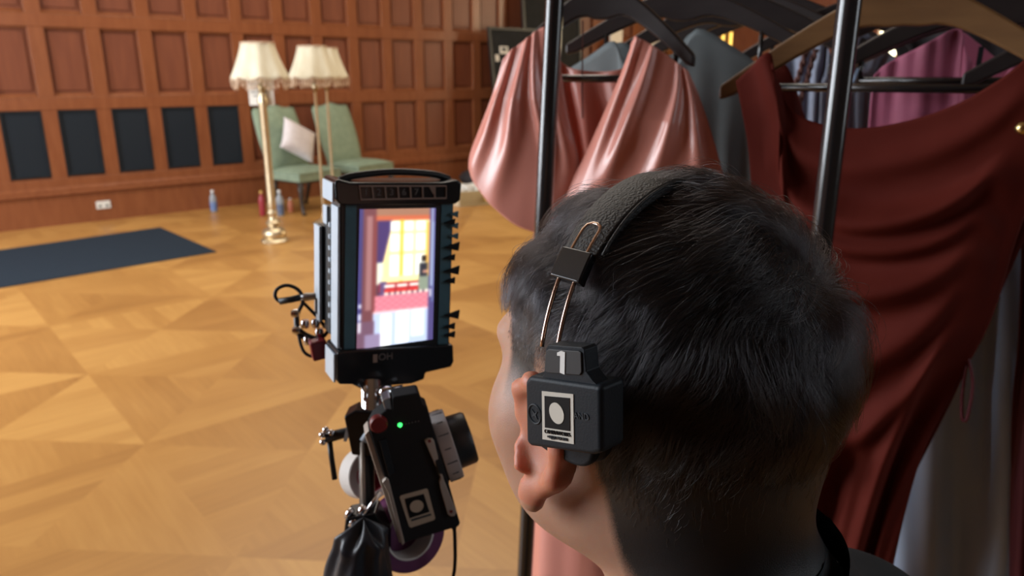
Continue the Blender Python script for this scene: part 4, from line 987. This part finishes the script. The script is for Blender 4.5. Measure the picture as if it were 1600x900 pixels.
def body(p):
    d = head(p)
    nk = cap(p, (0, -.034, HZ-.055), (0, -.062, HZ-.20), .056, .062)
    nk = smin(nk, cap(np.concatenate([np.abs(p[..., :1]), p[..., 1:]], -1), (.02, -.07, HZ-.13), (.085, -.08, HZ-.195), .035, .038), .04)
    d = smin(d, nk, .028)
    d = smin(d, torso(p), .035); d = smin(d, legs(p), .03)
    ps = p.copy(); ps[..., 0] = np.abs(p[..., 0])
    d = smin(d, cap(ps, (.10, -.03, .05), (.11, .11, .035), .038, .030), .03)
    hd = ell(ps, (.165, .135, .815), (.020, .036, .030))                 # hands resting in the jacket pockets
    for k in range(4): hd = smin(hd, cap(ps, (.165-.004*k, .150-.012*k, .80), (.158-.004*k, .160-.014*k, .765+.004*abs(k-1)), .0085, .0075), .004)
    hd = smin(hd, cap(ps, (.150, .150, .82), (.128, .160, .79), .0095, .008), .005)
    return smin(d, hd, .015)
def axis(segs):
    out = []
    for a, b, st in segs: out += list(np.arange(a, b-1e-6, st))
    return np.array(out+[segs[-1][1]], np.float32)
XS = axis([(-.32, -.116, .012), (-.116, .116, .0024), (.116, .32, .012)])
YS = axis([(-.22, -.118, .012), (-.118, .128, .0026), (.128, .23, .012)])
ZS = axis([(-.01, .72, .014), (.72, .86, .006), (.86, 1.30, .012), (1.30, 1.62, .0026)])
V, Q = nets(XS, YS, ZS, body)
def sstep(a, b, x): t = np.clip((x-a)/(b-a), 0, 1); return t*t*(3-2*t)
def hairline(v):
    """how far (m) a head point lies above the hairline"""
    y = v[:, 1]/HS; z = (v[:, 2]-HZ)/HS
    zm = np.interp(y, [-.12, -.052, -.032, -.018, -.004, .026, .029, .050, .058, .066, .080, .10], [-.135, -.130, -.095, -.040, .006, .006, -.018, -.014, .010, .036, .060, .074])
    return z-zm
hl = hairline(V)
skin = bpy.data.materials.new('skin'); skin.use_nodes = True; nt = skin.node_tree; bs = nt.nodes['Principled BSDF']
at = nt.nodes.new('ShaderNodeAttribute'); at.attribute_name = 'stubble'
tc = nt.nodes.new('ShaderNodeTexCoord'); nz = nt.nodes.new('ShaderNodeTexNoise'); nz.inputs['Scale'].default_value = 1400; nt.links.new(tc.outputs['Object'], nz.inputs[0])
n2 = nt.nodes.new('ShaderNodeTexNoise'); n2.inputs['Scale'].default_value = 60; nt.links.new(tc.outputs['Object'], n2.inputs[0])
r2_ = nt.nodes.new('ShaderNodeValToRGB'); r2_.color_ramp.elements[0].color = (.42, .225, .15, 1); r2_.color_ramp.elements[1].color = (.50, .285, .195, 1); nt.links.new(n2.outputs[0], r2_.inputs[0])
ad = nt.nodes.new('ShaderNodeMath'); ad.operation = 'MULTIPLY_ADD'; nt.links.new(nz.outputs[0], ad.inputs[0]); ad.inputs[1].default_value = .5; ad.inputs[2].default_value = -.25
a2 = nt.nodes.new('ShaderNodeMath'); a2.operation = 'ADD'; nt.links.new(at.outputs['Fac'], a2.inputs[0]); nt.links.new(ad.outputs[0], a2.inputs[1])
mr = nt.nodes.new('ShaderNodeMapRange'); mr.inputs[1].default_value = .12; mr.inputs[2].default_value = .9; nt.links.new(a2.outputs[0], mr.inputs[0])
mx = nt.nodes.new('ShaderNodeMix'); mx.data_type = 'RGBA'; nt.links.new(mr.outputs[0], mx.inputs[0]); nt.links.new(r2_.outputs[0], mx.inputs[6]); mx.inputs[7].default_value = (.012, .011, .012, 1)
at2 = nt.nodes.new('ShaderNodeAttribute'); at2.attribute_name = 'ear_backlit_tint'
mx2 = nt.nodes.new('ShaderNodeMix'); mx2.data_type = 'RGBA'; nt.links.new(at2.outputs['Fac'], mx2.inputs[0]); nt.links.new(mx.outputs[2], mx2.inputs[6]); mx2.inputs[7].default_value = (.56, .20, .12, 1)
nt.links.new(mx2.outputs[2], bs.inputs['Base Color']); bs.inputs['Roughness'].default_value = .48
bs.inputs['Subsurface Weight'].default_value = .6; bs.inputs['Subsurface Radius'].default_value = (1, .28, .14); bs.inputs['Subsurface Scale'].default_value = .010
bp = nt.nodes.new('ShaderNodeBump'); bp.inputs['Strength'].default_value = .25; bp.inputs['Distance'].default_value = .0006; nt.links.new(nz.outputs[0], bp.inputs['Height']); nt.links.new(bp.outputs[0], bs.inputs['Normal'])
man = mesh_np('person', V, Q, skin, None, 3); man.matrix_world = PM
tag(man, 'person in dark navy jacket wearing a headset, seen from behind, facing the monitor', 'person')
sa = man.data.attributes.new('stubble', 'FLOAT', 'POINT')
earish = (np.abs(V[:, 0]) > .0805*HS) & (V[:, 2] < HZ+.036) & (V[:, 1] > -.022) & (V[:, 1] < .033)
ef = man.data.attributes.new('ear_backlit_tint', 'FLOAT', 'POINT'); ef.data.foreach_set('value', (sstep(.0765*HS, .082*HS, np.abs(V[:, 0]))*(V[:, 2] > HZ-.06)*(V[:, 2] < HZ+.04)*(np.abs(V[:, 1]) < .045)*.75).astype(np.float32))  # redder ear skin, with backlight glowing through it painted in
stb = sstep(-.012, .030, hl)*(V[:, 2] > HZ-.13)*(~earish)
sa.data.foreach_set('value', stb.astype(np.float32))
for sx in (-1, 1):
    e = MB().lathe([(.0125*sin(pi*k/14), .0125*-cos(pi*k/14)) for k in range(15)], n=20, ax='y').build('eye', 'eye_white', man, smooth=True)
    e.location = (sx*.031*HS, .079*HS, HZ-.006*HS)
    MB().lathe([(0, .0130), (.0030, .0128), (.0056, .0118), (.0060, .0108), (0, .0100)], n=20, ax='y').build('iris', 'iris_brown', e, smooth=True)
# clothing
def jacket(p):
    d = torso(p, .014)
    d = smin(d, legs(p, .02), .03)
    ps = p.copy(); ps[..., 0] = np.abs(p[..., 0])
    col = cap(p, (0, -.060, HZ-.190), (0, -.050, HZ-.105), .080, .072)
    col = smin(col, cap(ps, (.03, -.080, 1.290), (.125, -.070, 1.250), .066, .056), .03)
    d = smin(d, col, .03)
    d = smin(d, ell(ps, (.165, .135, .81), (.036, .050, .055)), .02)
    d = np.maximum(d, .80-p[..., 2])
    wr_ = .0022*np.sin(70*p[..., 2]+25*p[..., 0])*np.sin(38*p[..., 0]+20*p[..., 1])
    hole = cap(p, (0, -.050, HZ-.185), (0, -.038, HZ-.08), .064, .066)
    top = (p[..., 2]-(HZ-.108)) + .6*(p[..., 1]+.03) - .30*p[..., 0]
    d = smax(d+wr_, -np.maximum(hole, -(p[..., 2]-(HZ-.205))), .004)
    return smax(d, top, .006)
jx = axis([(-.34, .34, .006)]); jy = axis([(-.24, .25, .006)]); jz = axis([(.74, 1.18, .012), (1.18, 1.40, .0045)])
Vj, Qj = nets(jx, jy, jz, jacket); mesh_np('jacket', Vj, Qj, 'navy_jacket', man, 4)
Vt, Qt = nets(axis([(-.22, .22, .012)]), axis([(-.20, .14, .012)]), axis([(.06, .93, .014)]), lambda p: np.maximum(np.maximum(legs(p, .016), p[..., 2]-.9), .085-p[..., 2])); mesh_np('trousers', Vt, Qt, 'trouser_black', man, 3)
for sx in (-1, 1):
    Vs, Qs = nets(axis([(.04, .17, .006)]), axis([(-.11, .19, .006)]), axis([(-.01, .13, .006)]), lambda p: np.maximum(smin(cap(p, (.10, -.035, .055), (.112, .12, .042), .052, .042), cap(p, (.10, -.03, .05), (.10, -.03, .11), .05, .052), .02), .003-p[..., 2]))
    Vs[:, 0] *= sx; mesh_np('shoe', Vs, Qs if sx > 0 else Qs[:, ::-1], 'shoe_black', man, 2)

# ---- hair: strands rooted on the scalp
tri = V[Q]; cen = tri.mean(1); nrm = np.cross(tri[:, 2]-tri[:, 0], tri[:, 3]-tri[:, 1]); ar = np.linalg.norm(nrm, axis=1); nrm = nrm/(ar[:, None]+1e-12); ar *= .5
oc = cen-np.array((0, -.01, HZ+.01)); nrm *= np.sign((nrm*oc).sum(1))[:, None]
hf = hairline(cen); zz = (cen[:, 2]-HZ)/HS; yy = cen[:, 1]/HS
okf = (hf > -.004) & (zz > -.135) & ~((np.abs(cen[:, 0]) > .079*HS) & (zz < .038) & (yy > -.022) & (yy < .033))
wgt = ar*okf*(.35+.65*sstep(-.004, .02, hf))
NH = 38000
fi = RNG.choice(len(wgt), NH, p=wgt/wgt.sum()); a_, b_ = RNG.random((2, NH, 1))
root = (tri[fi, 0]*(1-a_)+tri[fi, 1]*a_)*(1-b_)+(tri[fi, 3]*(1-a_)+tri[fi, 2]*a_)*b_
# soften normals with the head's ellipsoid
el = (root-np.array((0, -.012*HS, HZ+.012)))/np.array((.075, .095, .088))**2; el /= np.linalg.norm(el, axis=1)[:, None]
n_ = nrm[fi]*.3+el*.7; n_ /= np.linalg.norm(n_, axis=1)[:, None]
hz_ = (root[:, 2]-HZ)/HS; hy_ = root[:, 1]/HS; hh = hairline(root)
front = sstep(-.05, .03, hy_)
Lh = (.005+.044*sstep(.028, .075, hz_))*front + (.009+.042*sstep(-.07, .045, hz_))*(1-front)
Lh = np.minimum(Lh, .004+.9*np.maximum(hh, 0)+.001); Lh *= (1-.35*sstep(.045, .08, hy_)); Lh *= RNG.uniform(.65, 1.15, NH)
Wh = np.array((.012, -.082*HS, HZ+.066*HS))
d_ = root-Wh; d_ -= n_*(d_*n_).sum(1)[:, None]; d_ /= np.linalg.norm(d_, axis=1)[:, None]+1e-9
def rot_about(d, n, a): return d*np.cos(a)[:, None]+np.cross(n, d)*np.sin(a)[:, None]
X3 = root*1.0
lock = .55*np.sin(95*X3[:, 0]+60*X3[:, 2]+1.3*np.sin(70*X3[:, 1]))+.45*np.sin(120*X3[:, 1]-75*X3[:, 2]+2.1+1.5*np.sin(60*X3[:, 0]))+.25*np.sin(230*X3[:, 0]-190*X3[:, 1]+150*X3[:, 2])
d_ = rot_about(d_, n_, .30+.75*lock*sstep(0, .06, hz_+.02)+RNG.normal(0, .20, NH))
grav = np.array((0, .15, -1.0)); sideg = (1-sstep(.05, .095, hz_))[:, None]
d_ = d_+grav*sideg*.75; d_ -= n_*(d_*n_).sum(1)[:, None]; d_ /= np.linalg.norm(d_, axis=1)[:, None]+1e-9
lift = (.30+.25*np.sin(80*X3[:, 0]-60*X3[:, 1]+90*X3[:, 2]))*sstep(-.02, .08, hz_)+.15+RNG.normal(0, .09, NH)
lift = np.clip(lift, .06, 1.0); fly = RNG.random(NH) < .04; lift = lift+fly*RNG.uniform(.1, .45, NH)
NP = 7; T = np.linspace(0, 1, NP)[None, :, None]
s_ = Lh[:, None, None]*T; side = np.cross(n_, d_)
curl = (.0045+.003*RNG.random(NH))[:, None, None]*np.sin(T*3.4+(6*lock)[:, None, None])*T*(Lh/.035)[:, None, None]
Pn = root[:, None, :]-n_[:, None, :]*.0006+d_[:, None, :]*s_*.92+n_[:, None, :]*(lift[:, None, None]*s_*(1.15-.85*T)-(s_**2)/(2*.088)+.0035*T*(Lh/.03)[:, None, None])+side[:, None, :]*curl
# gather tips into locks
NC = 800; ci = RNG.choice(NH, NC, replace=False); cr = root[ci]
near = np.empty(NH, np.int64)
for k in range(0, NH, 4000): near[k:k+4000] = ((root[k:k+4000, None, :]-cr[None])**2).sum(-1).argmin(1)
lead = Pn[ci][near]; gat = (.78*sstep(.010, .03, Lh)*RNG.uniform(.45, 1.15, NH))[:, None, None]*T**1.5
Pn = Pn*(1-gat)+(lead+(root-cr[near])[:, None, :]*.22)*gat
rad = (RNG.uniform(.00007, .00014, NH)[:, None]*np.linspace(1, .35, NP)[None]).astype(np.float32)
hc = bpy.data.hair_curves.new('hair'); hc.add_curves([NP]*NH)
hc.position_data.foreach_set('vector', Pn.astype(np.float32).ravel())
ra = hc.attributes.get('radius') or hc.attributes.new('radius', 'FLOAT', 'POINT'); ra.data.foreach_set('value', rad.ravel())
hm = bpy.data.materials.new('hair_black'); hm.use_nodes = True; nt = hm.node_tree; nt.nodes.remove(nt.nodes['Principled BSDF'])
hb = nt.nodes.new('ShaderNodeBsdfHairPrincipled'); hb.parametrization = 'COLOR'; hb.inputs['Color'].default_value = (.0065, .006, .007, 1); hb.inputs['Roughness'].default_value = .17; hb.inputs['Radial Roughness'].default_value = .3
nt.links.new(hb.outputs[0], nt.nodes['Material Output'].inputs[0]); hc.materials.append(hm)
ho = bpy.data.objects.new('hair', hc); COL.objects.link(ho); ho.parent = man; ho['kind'] = 'stuff'

# ---- headset
hsn = thing('headset', 'black wireless headset numbered 1 with a square ear pod, worn on the person\'s head', 'headset', M4=PM)
def HL(x, y, z): return Vector((x, y, HZ+z))
def arc(th, k=1.0, dy=0.0):
    t = math.radians(th); return HL(-.1055*cos(t)*k, -.017+.018*sin(t)+dy, .0+.113*sin(t)*k)
PMI = PM.inverted()
fp = Frame(P(874, 650, .341), (sin(PY), -cos(PY), 0)); FPM = PMI @ fp.M       # x = backwards, y = into the head
L = fp.pts
def onpod(o): o.matrix_local = FPM; return o
pod = onpod(MB().prism(L([(826, 587), (926, 601), (939, 604), (940, 708), (926, 712), (828, 698), (821, 692), (819, 596)]), .0, .016).build('ear_pod', 'cup_plastic', hsn, bevel=.003, seg=3))
onpod(MB().prism(L([(816, 604), (822, 604), (822, 662), (816, 660)]), .004, .014).build('side_button', 'cup_plastic', hsn, bevel=.0008))
px_, pz_ = fp.loc(884, 652, .02)
cu_ = MB(); hw, hh_ = .024, .021
sq = [(math.copysign(abs(cos(a))**.6, cos(a))*hw+px_, math.copysign(abs(sin(a))**.6, sin(a))*hh_+pz_) for a in [2*pi*k/40 for k in range(40)]]
onpod(cu_.prism(sq, .015, .0215).build('cushion_plate', 'cup_plastic', hsn, bevel=.002))
sq2 = [((x-px_)*1.02+px_, (z-pz_)*1.02+pz_) for x, z in sq]
onpod(MB().prism(sq2, .021, .031).build('ear_cushion', 'rubber', hsn, bevel=.0042, seg=3))
lb = L([(843, 590), (846, 586), (849, 545), (853, 540), (905, 544), (909, 548), (912, 582), (922, 596), (930, 604), (836, 592)])
onpod(MB().prism(lb, .0015, .010).build('yoke_plate', 'cup_plastic', hsn, bevel=.0015))
onpod(MB().prism(L([(851, 550), (855, 546), (902, 549), (906, 552), (907, 582), (904, 587), (853, 583), (849, 580)]), .0006, .002).build('number_label', 'label_plate', hsn, bevel=.0004))
def ONE(c, w_, h):                               # the printed figure 1
    x, z = c; return [(x-.05*w_, z+.5*h), (x+.45*w_, z+.5*h), (x+.45*w_, z-.5*h), (x-.12*w_, z-.5*h), (x-.12*w_, z+.26*h), (x-.5*w_, z+.22*h), (x-.5*w_, z+.36*h)]
onpod(MB().prism(ONE(fp.loc(876, 566), .0052, .0106), .0002, .0008).build('label_number', 'label_white', hsn))
stk = L([(847, 611), (896, 616), (897, 694), (848, 686)], -.0002)
onpod(MB().prism(stk, -.0004, .0004).build('sticker', 'sticker_white', hsn))
def bs4(u, v): return bil(stk, u, v)
onpod(MB().prism([bs4(.10, .09), bs4(.90, .08), bs4(.90, .74), bs4(.10, .74)], -.0007, -.0003).build('sticker_field', 'sticker_black', hsn))
onpod(MB().prism([(bs4(.5, .41)[0]+.0042*cos(2*pi*k/36)*1.15, bs4(.5, .41)[1]+.0051*sin(2*pi*k/36)) for k in range(36)], -.0010, -.0006).build('sticker_dot', 'sticker_white', hsn))
sl = math.atan2(bs4(.9, .8)[1]-bs4(.1, .8)[1], bs4(.9, .8)[0]-bs4(.1, .8)[0])
def podtext(nm, tx, size, m, c, y=-.0007, bold=0, wide=1.0):
    o = text(nm, tx, size, m, hsn, Matrix()); o.matrix_local = FPM @ Matrix.Translation((c[0], y, c[1])) @ Matrix.Rotation(-sl, 4, 'Y') @ Matrix.Scale(wide, 4, (1, 0, 0)) @ Matrix.Rotation(pi/2, 4, 'X')
    return o
podtext('sticker_text', 'CAMERAWORKS', .00265, 'sticker_black', bs4(.5, .82), wide=.88)
podtext('sticker_phone', '+44(0)20 7729 2890', .0021, 'logo_grey', bs4(.5, .925), wide=.80)
podtext('pod_logo', 'AND', .0044, 'logo_grey', fp.loc(909, 651), y=-.0002)
lx, lz = fp.loc(836, 647)
rg = MB(); rg.tube([(lx+.0042*cos(2*pi*k/24), -.0001, lz+.0048*sin(2*pi*k/24)) for k in range(24)], .0005, 5, closed=True)
onpod(rg.build('pod_emblem', 'logo_grey', hsn))
eb = MB(); eb.prism([(lx-.002, lz+.002), (lx, lz+.0005), (lx+.002, lz+.002), (lx+.0008, lz), (lx+.002, lz-.002), (lx, lz-.0008), (lx-.002, lz-.002), (lx-.0008, lz)], -.0004, .0002); onpod(eb.build('pod_emblem', 'logo_grey', hsn))
# rods, slider, padded band
def band_pts(t0, t1, n, dy, k=1.0): return [arc(t0+(t1-t0)*i/n, k, dy) for i in range(n+1)]
r1 = band_pts(20, 53, 14, -.0052, 1.0); r2b = band_pts(53, 20, 14, .0052, 1.0)
tip = [arc(54.6, 1.0, -.0042), arc(55.4, 1.0, -.0015), arc(55.4, 1.0, .0015), arc(54.6, 1.0, .0042)]
MB().tube(r1+tip+r2b, .0011, 8).build('wire_rod', 'copper_rod', hsn, smooth=True)
def strip(t0, t1, n, hw, thick, k, m, nm, bev=.0008, crown=0):
    b = MB(); vs = []; c = 9
    for i in range(n+1):
        t = t0+(t1-t0)*i/n; w_ = hw(t) if callable(hw) else hw
        for j in range(c):
            f = -1+2*j/(c-1); q = arc(t, k+crown*(1-f*f), f*w_); vs.append(q)
        for j in range(c):
            f = 1-2*j/(c-1); vs.append(arc(t, k-thick/.11, f*w_))
    m2 = 2*c; fs = [(i*m2+j, i*m2+(j+1) % m2, (i+1)*m2+(j+1) % m2, (i+1)*m2+j) for i in range(n) for j in range(m2)]
    fs += [list(range(m2-1, -1, -1)), [n*m2+j for j in range(m2)]]
    return b.add(vs, fs).build(nm, m, hsn, smooth=True, bevel=bev, angle=45)
strip(37.5, 46, 6, .0100, .0055, 1.022, 'black_gloss', 'slider')
strip(46, 134, 60, lambda t: .0105+.003*sin(math.radians(max(0, min(180, (t-40)*1.8)))), .006, .995, 'band_leather', 'head_band', crown=.012)
MB().tube(band_pts(47, 134, 60, -.0135, .985), .0009, 6).build('band_seam', 'band_leather', hsn, smooth=True)
strip(134, 146, 6, .0100, .0055, 1.022, 'black_gloss', 'slider')
MB().tube(band_pts(146, 165, 8, -.0052), .0011, 8).build('wire_rod', 'copper_rod', hsn, smooth=True); MB().tube(band_pts(146, 165, 8, .0052), .0011, 8).build('wire_rod', 'copper_rod', hsn, smooth=True)
b = MB(); b.lathe([(0, .078), (.026, .078), (.030, .082), (.030, .092), (.026, .096), (.024, .112), (0, .114)], c=(0, -.015, HZ+.0), n=32, ax='x'); b.build('ear_cup', 'cup_plastic', hsn, smooth=True, angle=40)
b = MB(); b.box((.104, -.015, HZ+.033), (.008, .018, .022)); b.build('yoke_plate', 'cup_plastic', hsn, bevel=.0015)

# ------------------------------------------------------------------ small pieces belong to the part that carries them
CARRIED = {'bead_fringe': 'lamp_shade', 'top_trim': 'lamp_shade', 'sticker_field': ('sticker', 'round_dot_sticker'), 'sticker_dot': ('sticker', 'round_dot_sticker'), 'sticker_text': 'sticker', 'sticker_phone': 'sticker',
           'sticker_text_line': 'round_dot_sticker', 'label_number': 'number_label', 'pod_logo': 'ear_pod', 'pod_emblem': 'ear_pod', 'side_button': 'ear_pod', 'band_seam': 'head_band', 'ring_marks': 'marking_ring', 'ring_gap': 'marking_ring',
           'number_frame': 'top_bumper', 'channel_number': 'top_bumper', 'torn_corner': 'top_bumper', 'logo_block': 'bottom_bumper', 'logo_text': 'bottom_bumper', 'slot': 'receiver_plate', 'label_print': 'board_label', 'printed_lines': 'tag_sheet',
           'lever_handle': 'lever_arm', 'lever_tip': 'lever_arm', 'lever_collar': 'lever_arm', 'brooch': 'front_drape', 'size_label': 'back_panel', 'rubber_foot': None}
bpy.context.view_layer.update()
for o in list(bpy.data.objects):
    if not o.parent or o.parent.parent: continue
    want = CARRIED.get(o.name.split('.')[0])
    if not want: continue
    for c in o.parent.children:
        if c is not o and c.name.split('.')[0] in (want if isinstance(want, tuple) else (want,)):
            m = c.matrix_basis.inverted() @ o.matrix_basis; o.parent = c; o.matrix_parent_inverse = Matrix(); o.matrix_basis = m; break
# each stand foot belongs to its own leg, each strip screw to the strip
for t in bpy.data.objects:
    if t.name.split('.')[0] == 'equipment_stand':
        lg = [c for c in t.children if c.name.split('.')[0] == 'leg']; ft = [c for c in t.children if c.name.split('.')[0] == 'rubber_foot']
        for a, b_ in zip(lg, ft): b_.parent = a
    if t.name.split('.')[0] == 'focus_handset':
        sp0 = [c for c in t.children if c.name.startswith('silver_strip')][0]
        for c in list(t.children):
            if c.name.split('.')[0] == 'screw': c.parent = sp0
